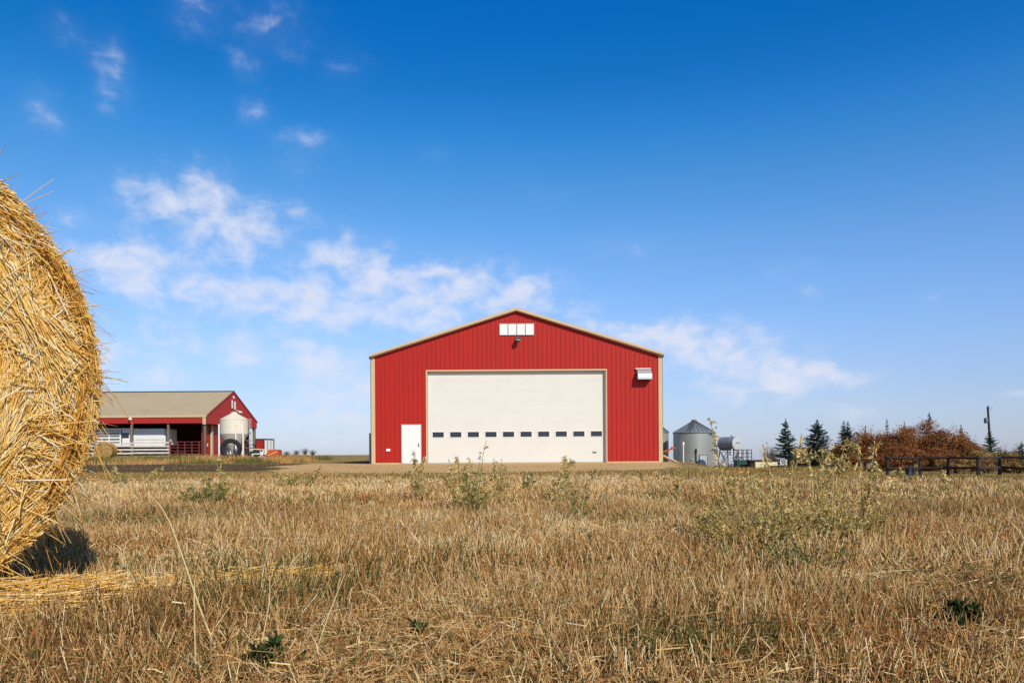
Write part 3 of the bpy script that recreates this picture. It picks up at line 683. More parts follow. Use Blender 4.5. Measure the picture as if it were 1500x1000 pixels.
def shed_yard():
    # white caged box, added in place of the bright rear opening with rails
    d = 74.6; t = thing('rear_opening_stand_in', 'white caged box standing in for the bright rear opening of the shed', 'tank', (-26.2, d, SZ))
    MB().box(-.6, .9, -.5, .8, .12, 2.3).build('bright_box', M['whitemetal'], t, bevel=.12)
    c = MB()
    for z in (.3, .8, 1.3, 1.8, 2.2): c.box(-.63, .93, -.54, -.51, z, z + .04); c.box(.92, .95, -.5, .8, z, z + .04)
    for x in (-.6, -.1, .4, .9): c.box(x, x + .04, -.56, -.53, .1, 2.25)
    c.build('cage', M['galvdark'], t); MB().box(-.65, .95, -.55, .85, 0, .12).build('pallet', M['timber'], t)
    d = 66; t = thing('machine_frame', 'small black upright machine frame below the shed rear post', 'farm machine', (X(369, d), d, gz(-21, d)))
    f = MB()
    for x in (-.25, .2): f.box(x, x + .08, -.04, .04, 0, 1.15)
    for z in (.2, .5, .8, 1.08): f.box(-.25, .28, -.03, .03, z, z + .07)
    f.build('frame', M['blackmetal'], t); MB().lathe([(.001, -.06), (.16, -.06), (.2, 0), (.16, .06), (.001, .06)], 16, axis='x', c=(0, 0, .2)).build('wheel', M['black'], t)
    # red steel bin
    d = 68; t = thing('red_steel_bin', 'red ribbed steel bin with pale mesh end right of the shed', 'bin', (X(386.5, d), d, gz(-21, d)), math.radians(0))
    b = MB(); x0, x1 = X(375, d) - X(386.5, d), 0.0; H = 1.62
    b.box(x0, x1, .0, .05, .15, H)
    for i in range(5): b.box(x0 + .1 + i * .12, x0 + .15 + i * .12, -.05, .0, .15, H - .05)
    b.build('side_panel', M['shedred'], t)
    e = MB(); e.add([(0.02, .0, .15), (.45, 1.3, .15), (.45, 1.3, H), (.02, 0, H)], [(0, 1, 2, 3)]); e.add([(0.0, .0, .15), (.43, 1.3, .15), (.43, 1.3, H), (.0, 0, H)], [(0, 1, 2, 3)]); e.build('end_panel', M['whitemetal'], t)
    fr = MB(); A_ = Vector((.03, -.02, 0)); B_ = Vector((.47, 1.3, 0))
    for z in (.15, H): fr.bar(A_ + Vector((0, 0, z)), B_ + Vector((0, 0, z)), .07); fr.bar((x0, -.03, z), A_ + Vector((0, 0, z)), .07)
    for q in (A_, B_, Vector((x0, -.03, 0))): fr.bar(q, q + Vector((0, 0, H)), .07)
    for q in (.35, .7): fr.bar(A_.lerp(B_, q) + Vector((0, 0, .15)), A_.lerp(B_, q) + Vector((0, 0, H)), .03)
    fr.build('corner_frame', M['blackmetal'], t)
    MB().add([(x0, .05, .17), (x1, .05, .17), (.43, 1.3, .17), (x0, 1.3, .17)], [(0, 1, 2, 3)]).box(x0, x0 + .04, .05, 1.3, .15, H).box(x0, .43, 1.3, 1.34, .15, H).build('floor', M['rust'], t)
    # junk: sheet-covered implement
    d = 60; xx = X(379, d); t = thing('covered_implement', 'black and white farm implement under a tan board by the silo', 'farm machine', (xx, d, gz(xx, d)))
    MB().prism([(-.95, .25), (-.5, .55), (.1, .62), (.35, .35), (.2, .12), (-.8, .1)], -.3, .5).build('black_hood', M['blackmetal'], t, bevel=.05)
    MB().box(-.5, .75, -.35, .45, .66, .72, Matrix.Rotation(.06, 3, 'Y')).build('board', M['creambox'], t)
    w = MB().bar((.15, -.4, 0), (.5, -.35, .6), .09).bar((.5, -.4, 0), (.25, -.38, .55), .08).bar((-.38, -.42, .34), (.7, -.42, .36), .07).box(.35, .95, -.45, -.2, .03, .14).bar((.75, -.4, .05), (.62, -.35, .62), .09).bar((-.3, -.4, 0), (-.35, -.4, .35), .08)
    w.build('white_frame', M['white'], t)
    o = MB().lathe([(.1, -.06), (.2, -.07), (.24, 0), (.2, .07), (.1, .06)], 18).build('wheel', M['black'], t, loc=(-.62, -.42, .22)); o.rotation_euler = (PI / 2, 0, 0)
    # orange bucket
    d = 59.5; xx = X(398, d); t = thing('loader_bucket', 'bright orange loader bucket lying on the dirt right of silo', 'bucket', (xx, d, gz(xx, d)))
    pr = [(-.42, .0), (.35, .0), (.52, .15), (.55, .62), (.35, .68), (-.2, .66), (-.05, .55), (.38, .5), (.36, .2), (.2, .08), (-.40, .05)]
    MB().prism(pr, 0, .75).build('shell', M['orange'], t)
    MB().prism([(-.42, 0), (.35, 0), (.52, .15), (.55, .62), (.35, .68), (-.2, .66), (-.47, .25)], -.03, 0).build('side_plate', M['orange'], t)
    MB().prism([(-.42, 0), (.35, 0), (.52, .15), (.55, .62), (.35, .68), (-.2, .66), (-.47, .25)], .75, .78).build('side_plate', M['orange'], t)
    MB().bar((-.3, -.05, .2), (.4, -.05, .5), .09, .05).build('brace', M['creambox'], t)
    MB().bar((.5, .2, .0), (1.25, .2, .05), .07).build('arm', M['rust'], t)
shed_yard()

# ------------------------------------------------------------------ grain bins, tank, yard things on the right
def grain_bin(label, x, d, R, H, RH, z0, detail=True):
    t = thing('grain_bin', label, 'grain bin', (x, d, z0), 0, 'galvanised grain bins behind the red barn')
    prof = []; n = int(H / .107) 
    for i in range(n + 1):
        z = H * i / n; prof.append((R + (.012 if i % 2 else -.004), z))
    MB().lathe(prof, 56).build('bin_wall', M['galv'], t, True)
    rf = MB().lathe([(R + .06, H - .04), (R + .06, H + .03), (.3, H + RH), (.001, H + RH + .02)], 56).build('roof', M['galvroof'], t, True)
    rb = MB()
    for i in range(28):
        a = 2 * PI * i / 28; c_, s_ = math.cos(a), math.sin(a); rb.bar((c_ * (R + .05), s_ * (R + .05), H + .05), (c_ * .3, s_ * .3, H + RH + .02), .035, .05)
    rb.build('roof_ribs', M['galvdark'], t)
    MB().lathe([(R + .08, H - .06), (R + .085, H), (R + .06, H)], 56).build('eave_ring', M['galvdark'], t)
    MB().lathe([(.32, H + RH - .03), (.30, H + RH + .18), (.12, H + RH + .24), (.001, H + RH + .24)], 18).build('cap', M['rust'], t)
    l = MB(); a = math.radians(244); c_, s_ = math.cos(a), math.sin(a); tx, ty = -s_ * .2, c_ * .2
    pt = lambda q, sg: Vector((c_ * (R * (1 - q) + .35 * q) + sg * tx, s_ * (R * (1 - q) + .35 * q) + sg * ty, H + .12 + RH * q))
    for sg in (-1, 1): l.bar(pt(0, sg), pt(.97, sg), .04)
    for i in range(10): l.bar(pt(i / 10 + .04, -1), pt(i / 10 + .04, 1), .035)
    l.build('roof_ladder', M['galvdark'], t)
    if detail:
        a0, a1 = math.radians(271), math.radians(294)
        v = []; nn = 6
        dr = MB().lathe([(R + .05, .35), (R + .05, 1.62), (R - .02, 1.62)], nn, a0=a0, a1=a1).lathe([(R + .05, .35), (R - .02, .35)], nn, a0=a0, a1=a1).build('door', M['galvlight'], t)
        fr = MB()
        for aa in (a0, a1): fr.bar((math.cos(aa) * (R + .05), math.sin(aa) * (R + .05), .3), (math.cos(aa) * (R + .05), math.sin(aa) * (R + .05), 1.66), .07)
        for z in (.32, 1.66):
            fr.lathe([(R + .07, z - .03), (R + .07, z + .03)], nn, a0=a0, a1=a1)
        fr.build('door_frame', M['galvdark'], dr)
        MB().box(-.3, .25, -R - .35, -R - .05, .0, .35).build('unload_box', M['black'], t, loc=(.62, 0, 0))
        aa = math.radians(262); MB().tube([(math.cos(aa) * (R + .12), math.sin(aa) * (R + .12), .1), (math.cos(aa) * (R + .12), math.sin(aa) * (R + .12), 2.0)], .05).tube([(math.cos(aa) * (R + .12), math.sin(aa) * (R + .12), 1.9), (math.cos(aa) * (R + .1), math.sin(aa) * (R + .1), 2.3)], .09).build('conduit', M['blackmetal'], t)
        aa = math.radians(251); MB().lathe([(.001, -.02), (.1, -.02), (.1, .02)], 12, c=(math.cos(aa) * (R + .05), math.sin(aa) * (R + .05), 1.2)).build('sight_cap', M['white'], t)
d = 85; xb = X(1017, d)
grain_bin('corrugated galvanised grain bin with ribbed cone roof right of the barn', xb, d, 2.19, Z(1017, 633.8, d) - gz(xb, d), 1.18, gz(xb, d))
d = 88; xb2 = X(966, d)
grain_bin('second galvanised grain bin mostly hidden behind the barn right wall', xb2, d, 1.0, 3.9, .6, -1.1, False)
def right_yard():
    d = 62; t = thing('standpipe', 'thin white upright pipe in front of the grain bin', 'pipe', (X(1001, d), d, gz(X(1001, d), d)))
    h = Z(1001, 647, d) - gz(X(1001, d), d)
    MB().tube([(0, 0, -.1), (0, 0, h - .2)], .05).build('pipe', M['white'], t); MB().tube([(0, 0, h - .25), (0, 0, h)], .09).build('cap', M['white'], t)
    p0 = Vector((X(970, 50), 50, Z(970, 667, 50))); x1 = X(1014, 47.5); p1 = Vector((x1, 47.5, Z(1014, 687.5, 47.5)))
    t = thing('auger_tube', 'long cream auger tube sloping from barn corner down to ground', 'auger', p1)
    MB().tube([p0 - p1, (0, 0, 0)], .085, 12).build('tube', M['creambox'], t, True); MB().tube([(.0, 0, -.06), (.0, .0, .14)], .12, 10).build('boot', M['silo'], t)
    MB().bar((p0 - p1) * .5, ((p0 - p1) * .5).xy.to_3d() + Vector((0, .1, gz((p0.x + p1.x) / 2, 49) - p1.z)), .05).build('support_leg', M['galvdark'], t)
    d = 80; t = thing('grain_auger', 'red grain auger between the two grain bins', 'auger', (X(981, d), d, gz(X(981, d), d)))
    zz = Z(981, 657, d) - gz(X(981, d), d)
    MB().tube([(-1.0, 0, zz - .45), (.35, 0, zz + .05)], .08, 10).build('tube', M['orange'], t, True)
    MB().box(.15, .5, -.12, .12, zz - .02, zz + .2).build('motor_housing', M['orange'], t, bevel=.03)
    MB().bar((-.3, 0, 0), (-.1, 0, zz), .06).bar((-1.2, .3, 0), (-.3, 0, zz - .3), .06).build('support_leg', M['rust'], t)
    # fuel tank on stand
    d = 78; R = .68; cx = X(1080.5, d); g0 = gz(cx, d); zc = Z(1080.5, 649.3, d) - g0
    t = thing('fuel_tank', 'grey cylindrical fuel tank raised on a spindly steel stand', 'fuel tank', (cx, d, g0))
    ax = Vector((-.50, .87, 0)).normalized(); L_ = 2.1
    yaw = math.atan2(ax.y, ax.x)
    b = MB().lathe([(R, .06), (R, .5), (R + .015, .51), (R + .015, .54), (R, .55), (R, L_ - .06)], 40, axis='x'); o = b.build('shell', M['tankside'], t, True, loc=(0, 0, zc)); o.rotation_euler = (0, 0, yaw)
    b = MB().lathe([(.001, -.05), (R * .6, -.035), (R * .93, .0), (R, .06)], 40, axis='x'); o = b.build('end_cap', M['tank'], t, True, loc=(0, 0, zc)); o.rotation_euler = (0, 0, yaw)
    pl = MB().box(-.075, -.05, -.28, .28, .05, .11).build('marking', M['galvdark'], o)
    b = MB().lathe([(R, L_ - .06), (R * .93, L_), (.001, L_ + .05)], 40, axis='x'); o = b.build('end_cap', M['tank'], t, True, loc=(0, 0, zc)); o.rotation_euler = (0, 0, yaw)
    MB().tube([(0, 0, R - .02), (0, 0, R + .14)], .06).build('filler_cap', M['galvdark'], t, loc=(ax.x * .8, ax.y * .8, zc))
    side = Vector((-ax.y, ax.x, 0)); zb = zc - R * .72
    leg = {}
    for i, (u_, v_) in enumerate(((.25, -.5), (.25, .5), (1.85, -.5), (1.85, .5))):
        pt = ax * u_ + side * v_; pb = ax * (u_ + (-.15 if u_ < 1 else .15)) + side * v_ * 1.5
        leg[i] = (pt + Vector((0, 0, zb)), pb)
        MB().bar(leg[i][0], leg[i][1], .085).build('leg', M['whitemetal'] if i < 2 else M['blackmetal'], t)
    br = MB()
    for i, j in ((0, 1), (2, 3), (0, 2), (1, 3)):
        for q0, q1 in ((.1, .9), (.9, .1)): br.bar(leg[i][0].lerp(leg[i][1], q0), leg[j][0].lerp(leg[j][1], q1), .045)
        br.bar(leg[i][0], leg[j][0], .09)
    br.build('cross_brace', M['galvdark'], t)
    zz = Z(1060, 661.5, d) - g0; MB().bar((-2.0, 0, zz), (-.2, .2, zz), .07).build('outlet_pipe', M['galvdark'], t)
    # green cart with cage
    d = 76; x0, x1 = X(1079.5, d), X(1101, d); g0 = gz(x0, d); w = x1 - x0
    t = thing('caged_cart', 'dark green cart with open black cage below the fuel tank', 'cart', (x0, d, g0))
    zt_, zm = Z(1090, 658.5, d) - g0, Z(1090, 674, d) - g0
    MB().box(0, w, 0, 1.2, .18, zm).build('body', M['green'], t, bevel=.03)
    c = MB()
    for yy in (0, 1.2):
        for k in range(4): c.bar((w * k / 3, yy, zm), (w * k / 3, yy, zt_), .06)
        for z in np.linspace(zm, zt_, 4): c.bar((0, yy, z), (w, yy, z), .055)
    for xx in (0, w):
        for z in np.linspace(zm, zt_, 4): c.bar((xx, 0, z), (xx, 1.2, z), .05)
    c.build('cage', M['blackmetal'], t)
    MB().tube([(.3, .4, zm), (.35, .4, zm + .3), (.75, .3, zm + .35)], .06).lathe([(.001, zm + .3), (.14, zm + .3), (.14, zm), (.001, zm)], 12, c=(.55, .6, 0)).build('pump', M['whitemetal'], t)
    for xx in (.3, w - .3):
        o = MB().lathe([(.06, -.06), (.2, -.07), (.24, 0), (.2, .07), (.06, .06)], 18).build('wheel', M['black'], t, loc=(xx, -.06, .22)); o.rotation_euler = (PI / 2, 0, 0)
    # cream box
    d = 74; x0, x1 = X(1106, d), X(1138.5, d); g0 = gz(x0, d); top = Z(1120, 675.5, d) - g0
    t = thing('feed_box', 'low pale yellow box with dark flat lid beside green cart', 'box', (x0, d, g0))
    MB().box(0, x1 - x0, 0, 1.3, .04, top).build('body', M['creambox'], t)
    MB().box(-.45, x1 - x0 + .08, -.07, 1.4, top, top + .14).build('lid', M['darktimber'], t)
    for k in (0.02, .5, .94): MB().box((x1 - x0) * k, (x1 - x0) * k + .07, -.03, 0, .04, top).build('batten', M['creambox'], t)
    MB().box(-.38, -.02, .1, 1.2, .0, top).build('side_bin', M['darktimber'], t)
    # dark low trailer with white ladder frame
    d = 72; x0 = X(1139, d); g0 = gz(x0, d); sc = d / F_PX
    t = thing('flat_trailer', 'low dark utility trailer in front of the first spruce', 'trailer', (x0, d, g0))
    tp = Z(1148, 682, d) - g0
    MB().box(0, 1.35, 0, 2.2, tp - .22, tp).build('deck', M['blackmetal'], t)
    for xx in (.3, 1.05):
        o = MB().lathe([(.06, -.07), (.22, -.08), (.26, 0), (.22, .08), (.06, .07)], 18).build('wheel', M['black'], t, loc=(xx, -.05, .24)); o.rotation_euler = (PI / 2, 0, 0)
    t = thing('white_ladder_frame', 'white ladder shaped frame standing on the low dark trailer', 'frame', (x0 + .3, d + .15, g0 + tp))
    l = MB(); hh = Z(1148, 673, d) - g0 - tp
    for xx in (0, .52): l.box(xx, xx + .06, 0, .06, 0, hh)
    for z in (hh * .3, hh * .62, hh * .94): l.box(.06, .52, .005, .055, z, z + .05)
    l.build('frame', M['white'], t)
    # little outbuilding and camper behind spruces
    d = 100; x0, x1 = X(1166, d), X(1206, d); g0 = gz(x0, d); 
    t = thing('small_outbuilding', 'small outbuilding with red brown roof half hidden behind spruces', 'shed', (x0, d, g0))
    zr = Z(1186, 655.5, d) - g0; ze = zr - .45
    w = x1 - x0
    wl = MB().box(0, w, 0, 3, 0, ze).build('wall', mat('grey_siding', (.22, .22, .25), .8), t)
    MB().box(.5, 1.3, -.02, 0, .9, 1.7).build('window', M['glass'], t); MB().box(2.0, 2.8, -.03, 0, 0, 1.95).build('door', M['darktimber'], t)
    MB().prism([(-.3, ze - .05), (1.5, zr), (3.3, ze - .05), (3.3, ze + .03), (1.5, zr + .1), (-.3, ze + .03)], -.25, w + .25, 'x').build('roof', M['brownroof'], t)
    d = 96; xx = X(1220, d); g0 = gz(xx, d); t = thing('camper', 'white rounded camper peeking between spruce and russet bushes', 'camper', (xx, d, g0))
    H = Z(1220, 652.5, d) - g0
    pr = [(-.9, .5), (1.3, .5), (1.4, .8), (1.3, H - .25), (1.0, H), (-.5, H), (-.85, H - .35)]
    MB().prism(pr, 0, 2).build('body', M['whitemetal'], t, bevel=.05); MB().box(-.5, .2, -.02, 0, H - .95, H - .5).build('window', M['glass'], t)
    for q in (-.2, .6):
        o = MB().lathe([(.06, -.08), (.28, -.09), (.33, 0), (.28, .09), (.06, .08)], 18).build('wheel', M['black'], t, loc=(q, .05, .33)); o.rotation_euler = (PI / 2, 0, 0)
right_yard()

def rail_fence():
    t = None
    pts = [(1300, 50.5), (1348, 50), (1389, 49), (1433, 47), (1464, 48.5), (1505, 47), (1552, 46)]
    P = [Vector((X(a, d), d, gz(X(a, d), d))) for a, d in pts]
    t = thing('rail_fence', 'dark two rail timber fence along the front of russet bushes', 'fence', P[0])
    for i, p in enumerate(P):
        q = p - P[0]; h = 1.26
        MB().tube([q + Vector((0, 0, -.2)), q + Vector((random.uniform(-.03, .03), 0, h))], [.11, .095], 10).build('post', M['darktimber'], t)
    for i in range(len(P) - 1):
        for z in (1.13, .5):
            a = P[i] - P[0] + Vector((0, -.12, z + random.uniform(-.06, .03))); b = P[i + 1] - P[0] + Vector((0, -.12, z + random.uniform(-.06, .03)))
            MB().tube([a, b], [.075, .068], 8).build('rail', M['darktimber'], t)
    d = 48.5; xx = X(1338, d); t = thing('old_tyre_pile', 'dark worn tyre leaning against the timber fence post', 'tyre', (xx, d, gz(xx, d)))
    prof = [(.25 + .09 * math.cos(a), .10 * math.sin(a)) for a in np.linspace(0, 2 * PI, 11)]
    o = MB().lathe(prof, 24).build('carcass', M['black'], t, True, loc=(0, .25, .33)); o.rotation_euler = (PI / 2 - .2, 0, .5)
    t.name = 'old_tyre'
    d = 47.8; xx = X(1331, d); t = thing('blue_drum', 'small dark blue drum beside the worn tyre at fence', 'drum', (xx, d, gz(xx, d)))
    MB().lathe([(.001, 0), (.2, 0), (.21, .2), (.2, .22), (.21, .42), (.2, .55), (.001, .55)], 20).build('shell', M['blue'], t, True)
    d = 112; a = Vector((X(1452.5, d), d, gz(X(1452.5, d), d))); tp = Vector((X(1447.3, d), d, Z(1447, 595, d)))
    t = thing('utility_pole', 'leaning grey wooden utility pole with transformer above small spruce', 'utility pole', a)
    MB().tube([(0, 0, -.3), tp - a], [.19, .14], 12).build('pole', M['poletimber'], t)
    m = (tp - a); q = m * ((Z(1447, 615, d) - a.z) / m.z)
    MB().lathe([(.001, 0), (.26, 0), (.28, .1), (.28, .65), (.2, .75), (.001, .78)], 16).build('transformer', M['galvdark'], t, True, loc=(q.x - .42, -.1, q.z - .45))
    MB().bar(m + Vector((0, 0, -.25)), m + Vector((.7, 0, -.32)), .06).tube([m + Vector((0, 0, -.12)), m + Vector((.12, 0, .12))], .05).build('bracket', M['poletimber'], t)
rail_fence()

# ------------------------------------------------------------------ trees
def spruce(label, px, py_top, d, wpx, sparse=1.0, twin=False, py_base=None, trunk_vis=.06):
    x = X(px, d); g0 = gz(x, d); top = (Z(px, py_top, d) - g0) * 1.0; hw = wpx * d / F_PX / 2
    t = thing('spruce_tree', label, 'spruce', (x, d, g0), random.uniform(0, 6), 'spruces along the right side of the yard')
    MB().tube([(0, 0, -.2), (0, 0, top * .5), (0, 0, top)], [.05 * top ** .5 + .03, .04, .018], 8).build('trunk', M['bark'], t)
    a = ARR(); heads = [(0, 0, 1.0, 1.0)] if not twin else [(-.45, 0, .97, .8), (.5, .2, 1.0, .85)]
    for hx, hy, hh, hwk in heads:
        T_ = top * hh; nwh = int(T_ / .17 * sparse)
        Pl = []; Wl = []; Tl = []
        for i in range(nwh):
            f = (i + .5) / nwh; z = T_ * (trunk_vis + (1 - trunk_vis) * f) 
            Lb = hw * hwk * 1.15 * ((1 - f) ** .95) * random.uniform(.7, 1.2) + .04
            nb = random.randint(6, 9) if f < .9 else 4
            for b in range(nb):
                A = 2 * PI * b / nb + random.uniform(-.4, .4) + i * 1.3; z = T_ * (trunk_vis + (1 - trunk_vis) * min(.985, max(0, f + random.uniform(-.6, .6) / nwh * 1.5))); L_ = Lb * random.uniform(.6, 1.18)
                up = .55 * f - .12 + random.uniform(-.1, .1)
                ss = np.linspace(0, 1, 5)
                cx = hx * (min(1, f * 1.5) if twin else 0) + np.cos(A) * ss * L_; cy = hy + np.sin(A) * ss * L_; cz = z + up * ss * L_ + .22 * L_ * ss ** 2 - .22 * L_ * ss
                Pl.append(np.stack([cx, cy, cz], -1)); Wl.append(np.linspace(.035, .01, 5)); Tl.append(.2)
                n = int(22 + 46 * L_); q = RNG.random(n) ** .7
                c = np.stack([np.interp(q, ss, cx), np.interp(q, ss, cy), np.interp(q, ss, cz)], -1)
                ang = A + RNG.choice([-1, 1], n) * U(.5, 1.1, n); dz = RNG.normal(-.12, .25, n)
                dr = np.stack([np.cos(ang), np.sin(ang), dz], -1)
                lk = min(1, .28 + L_ * 1.1); a.leaves(c, dr, U(.12, .26, n) * (1.1 - .5 * q) * lk, U(.035, .07, n) * (.5 + .5 * lk), np.clip(RNG.normal(.45 , .25, n), 0, 1), .1)
        a.strands(np.array(Pl), np.array(Wl), np.array(Tl), 3)
        n = 10; a.leaves(np.stack([np.full(n, hx), np.full(n, hy), U(T_ - .5, T_, n)], -1), np.stack([RNG.normal(0, .5, n), RNG.normal(0, .5, n), np.ones(n)], -1), U(.1, .2, n), U(.03, .04, n), U(.3, .6, n))
    a.build('crown', M['spruce'], t)
SPR = [
 ('slender dark spruce beside the cream box, open branched', 1151, 613, 77, 42, 1.1, False),
 ('full dark spruce, second from the left, broad drooping skirt', 1197, 614.5, 78, 66, 1.35, False),
 ('twin topped dark spruce at the left edge of the russet bushes', 1241, 616, 80, 42, 1.3, True),
 ('thin spruce tip just right of the twin topped spruce', 1268, 623, 88, 16, .7, False),
 ('bare spindly spruce leader above the left russet bushes', 1299.5, 614, 92, 18, .55, False),
 ('small spruce tip above the middle russet bushes', 1325, 616.5, 90, 18, .8, False),
 ('tallest spruce tip rising over the peak of russet bushes', 1361.5, 604, 88, 36, 1.0, False),
 ('pale blue green small spruce past the right of russet bushes', 1408, 622, 98, 32, .8, False),
 ('small spruce standing in front of the utility pole', 1450, 632, 86, 44, .9, False),
 ('small dark spruce by the right picture edge', 1496, 647, 84, 34, 1.0, False)]
for s_ in SPR: spruce(*s_)

def bush(label, px, py_top, d, wpx, m, cat='bush', name='deciduous_bush', nl=5200, leaf=.11, squash=1.0, group=None, twigs=20):
    x = X(px, d); g0 = gz(x, d); H = Z(px, py_top, d) - g0; hw = wpx * d / F_PX / 2
    t = thing(name, label, cat, (x, d, g0), 0, group)
    st = MB()
    for i in range(7):
        A = random.uniform(0, 2 * PI); r = random.uniform(.2, .6) * hw
        st.tube([(random.uniform(-.15, .15), random.uniform(-.15, .15), -.1), (math.cos(A) * r * .4, math.sin(A) * r * .4, H * .4), (math.cos(A) * r, math.sin(A) * r, H * .8)], [.055, .04, .012], 6)
    st.build('trunk', M['bark'], t)
    a = ARR(); nc = 46; cs = []
    for i in range(nc):
        u = RNG.normal(size=3); u /= np.linalg.norm(u); u *= RNG.random() ** .45
        cz = H * .52 + u[2] * H * .46
        wfac = 1.0 if cz < H * .6 else math.sqrt(max(0.05, 1 - ((cz - H * .6) / (H * .5)) ** 2))
        cs.append((u[0] * hw * 1.1 * wfac, u[1] * hw * .8 * wfac, max(cz, (.30 if H > 2.6 else .12) * H), random.uniform(.26, .44) * min(hw, H * .5) * (1.0), random.uniform(-.22, .22)))
    per = nl // nc
    for cx, cy, cz, cr, tt in cs:
        v = RNG.normal(size=(per, 3)); v /= np.linalg.norm(v, axis=1, keepdims=True); v *= (RNG.random((per, 1)) ** .4) * cr * 1.35; v[:, 2] *= .75
        c = v + np.array([cx, cy, cz]); c[:, 2] = np.maximum(c[:, 2], .04)
        a.leaves(c, RNG.normal(size=(per, 3)) + np.array([0, 0, .2]), U(leaf * .6, leaf * 1.4, per), U(leaf * .4, leaf * .9, per), np.clip(RNG.normal(.55 + tt, .2, per), 0, 1))
    n = twigs
    if n:
        A = U(0, 2 * PI, n); r = hw * np.sqrt(U(0, .8, n)); zz = H * (.55 + .4 * np.sqrt(np.maximum(0, 1 - (r / hw) ** 2)))
        p0 = np.stack([r * np.cos(A), r * .8 * np.sin(A), zz], -1); dr = np.stack([.35 * np.cos(A), .35 * np.sin(A), np.ones(n)], -1) + RNG.normal(0, .2, (n, 3)); ln = U(.2, .65, n)
        P = p0[:, None] + dr[:, None] * np.linspace(0, 1, 3)[None, :, None] * ln[:, None, None]
        a.strands(P, np.array([[.02, .015, .008]] * n), U(0, .3, n), 3)
        c = (P[:, 1:].reshape(-1, 3)); c = np.repeat(c, 4, 0) + RNG.normal(0, .06, (len(c) * 4, 3)); k = len(c)
        a.leaves(c, RNG.normal(size=(k, 3)), U(leaf * .5, leaf, k), U(leaf * .3, leaf * .6, k), np.clip(RNG.normal(.5, .25, k), 0, 1))
    a.build('crown', m, t)
G = 'russet bushes behind the timber fence'
for s_ in [
 ('low russet bush under the twin topped spruce', 1238, 650, 68, 46),
 ('leftmost tall russet bush with a knobbly round top', 1266, 630, 66, 48),
 ('russet bush between the knobbly bush and spindly leader', 1296, 634, 67, 46),
 ('russet bush below the small middle spruce tip', 1324, 628, 65, 50),
 ('tallest russet bush below the tallest spruce tip', 1356, 619, 66, 56),
 ('orange brown bush sloping down right of the tallest bush', 1388, 631, 64, 50),
 ('last orange brown bush at the right end of the russet row', 1413, 647, 62, 40),
 ('low dark russet bush in front of the middle of the row', 1310, 655, 60, 60),
 ('low russet bush behind the first fence posts', 1372, 655, 59, 60)]:
    bush(*s_, M['rustleaf'], 'bush', 'russet_bush', 13000, .11, group=G)
G2 = 'low olive bushes along the fence at right'
for s_ in [
 ('low olive bush behind the third fence post', 1432, 661, 58, 40),
 ('olive bush at the foot of the utility pole spruce', 1456, 663, 60, 40),
 ('mixed olive and orange bush near the last fence post', 1478, 660, 60, 36),
 ('olive bush cut by the right picture edge', 1504, 664, 58, 40),
 ('low orange flecked bush in front of the olive ones', 1445, 674, 54, 60),
 ('low tan bush behind the fence at far right', 1492, 676, 53, 50),
 ('low orange flecked bush behind the second fence post', 1400, 672, 53, 60)]:
    bush(*s_, M['mixleaf'], 'bush', 'olive_bush', 8000, .09, group=G2, twigs=16)
# bare shrubs
def bare(label, px, py_top, d, wpx, py_base=None, group=None):
    x = X(px, d); g0 = gz(x, d); H = Z(px, py_top, d) - g0; hw = wpx * d / F_PX / 2
    t = thing('bare_shrub', label, 'shrub', (x, d, g0), 0, group); a = ARR()
    n = 130; A = U(0, 2 * PI, n); ln = H * U(.5, 1.05, n); lean = U(0, 1, n) * hw
    s = np.linspace(0, 1, 5)[None]; P = np.stack([np.cos(A)[:, None] * lean[:, None] * s ** 1.3, np.sin(A)[:, None] * lean[:, None] * s ** 1.3, ln[:, None] * s], -1) + RNG.normal(0, .03, (n, 5, 3)) * s[..., None]
    a.strands(P, np.linspace(.035, .012, 5)[None] * np.ones((n, 1)), U(.1, .9, n), 3)
    c = P[:, 2:].reshape(-1, 3); c = np.repeat(c, 2, 0); k = len(c); dr = RNG.normal(size=(k, 3)) * .6 + np.array([0, 0, 1.]); 
    Q = c[:, None] + dr[:, None] * np.linspace(0, 1, 3)[None, :, None] * (U(.1, .35, k) * H * .5)[:, None, None]
    a.strands(Q, np.array([[.016, .012, .006]] * k), U(.3, 1, k), 3); a.build('branches', M['twig'], t)
bare('bare greyish shrub between cream box and first spruce', 1130, 657, 84, 34)
bare('bare shrub beneath the gap between the two left spruces', 1172, 664, 82, 26)
for i, (px_, pt_) in enumerate([(434, 661), (447, 659), (458, 661), (420, 662.5)]):
    bare(['tiny bare shrub on the horizon, tallest but one, left of centre', 'tallest tiny bare shrub on the horizon beside barn field', 'tiny bare shrub on the horizon nearest to the red barn', 'faint tiny bare shrub on the horizon nearest to the bucket'][i], px_, pt_ - 1.5, 190, 14, group='tiny bare shrubs on the left horizon')

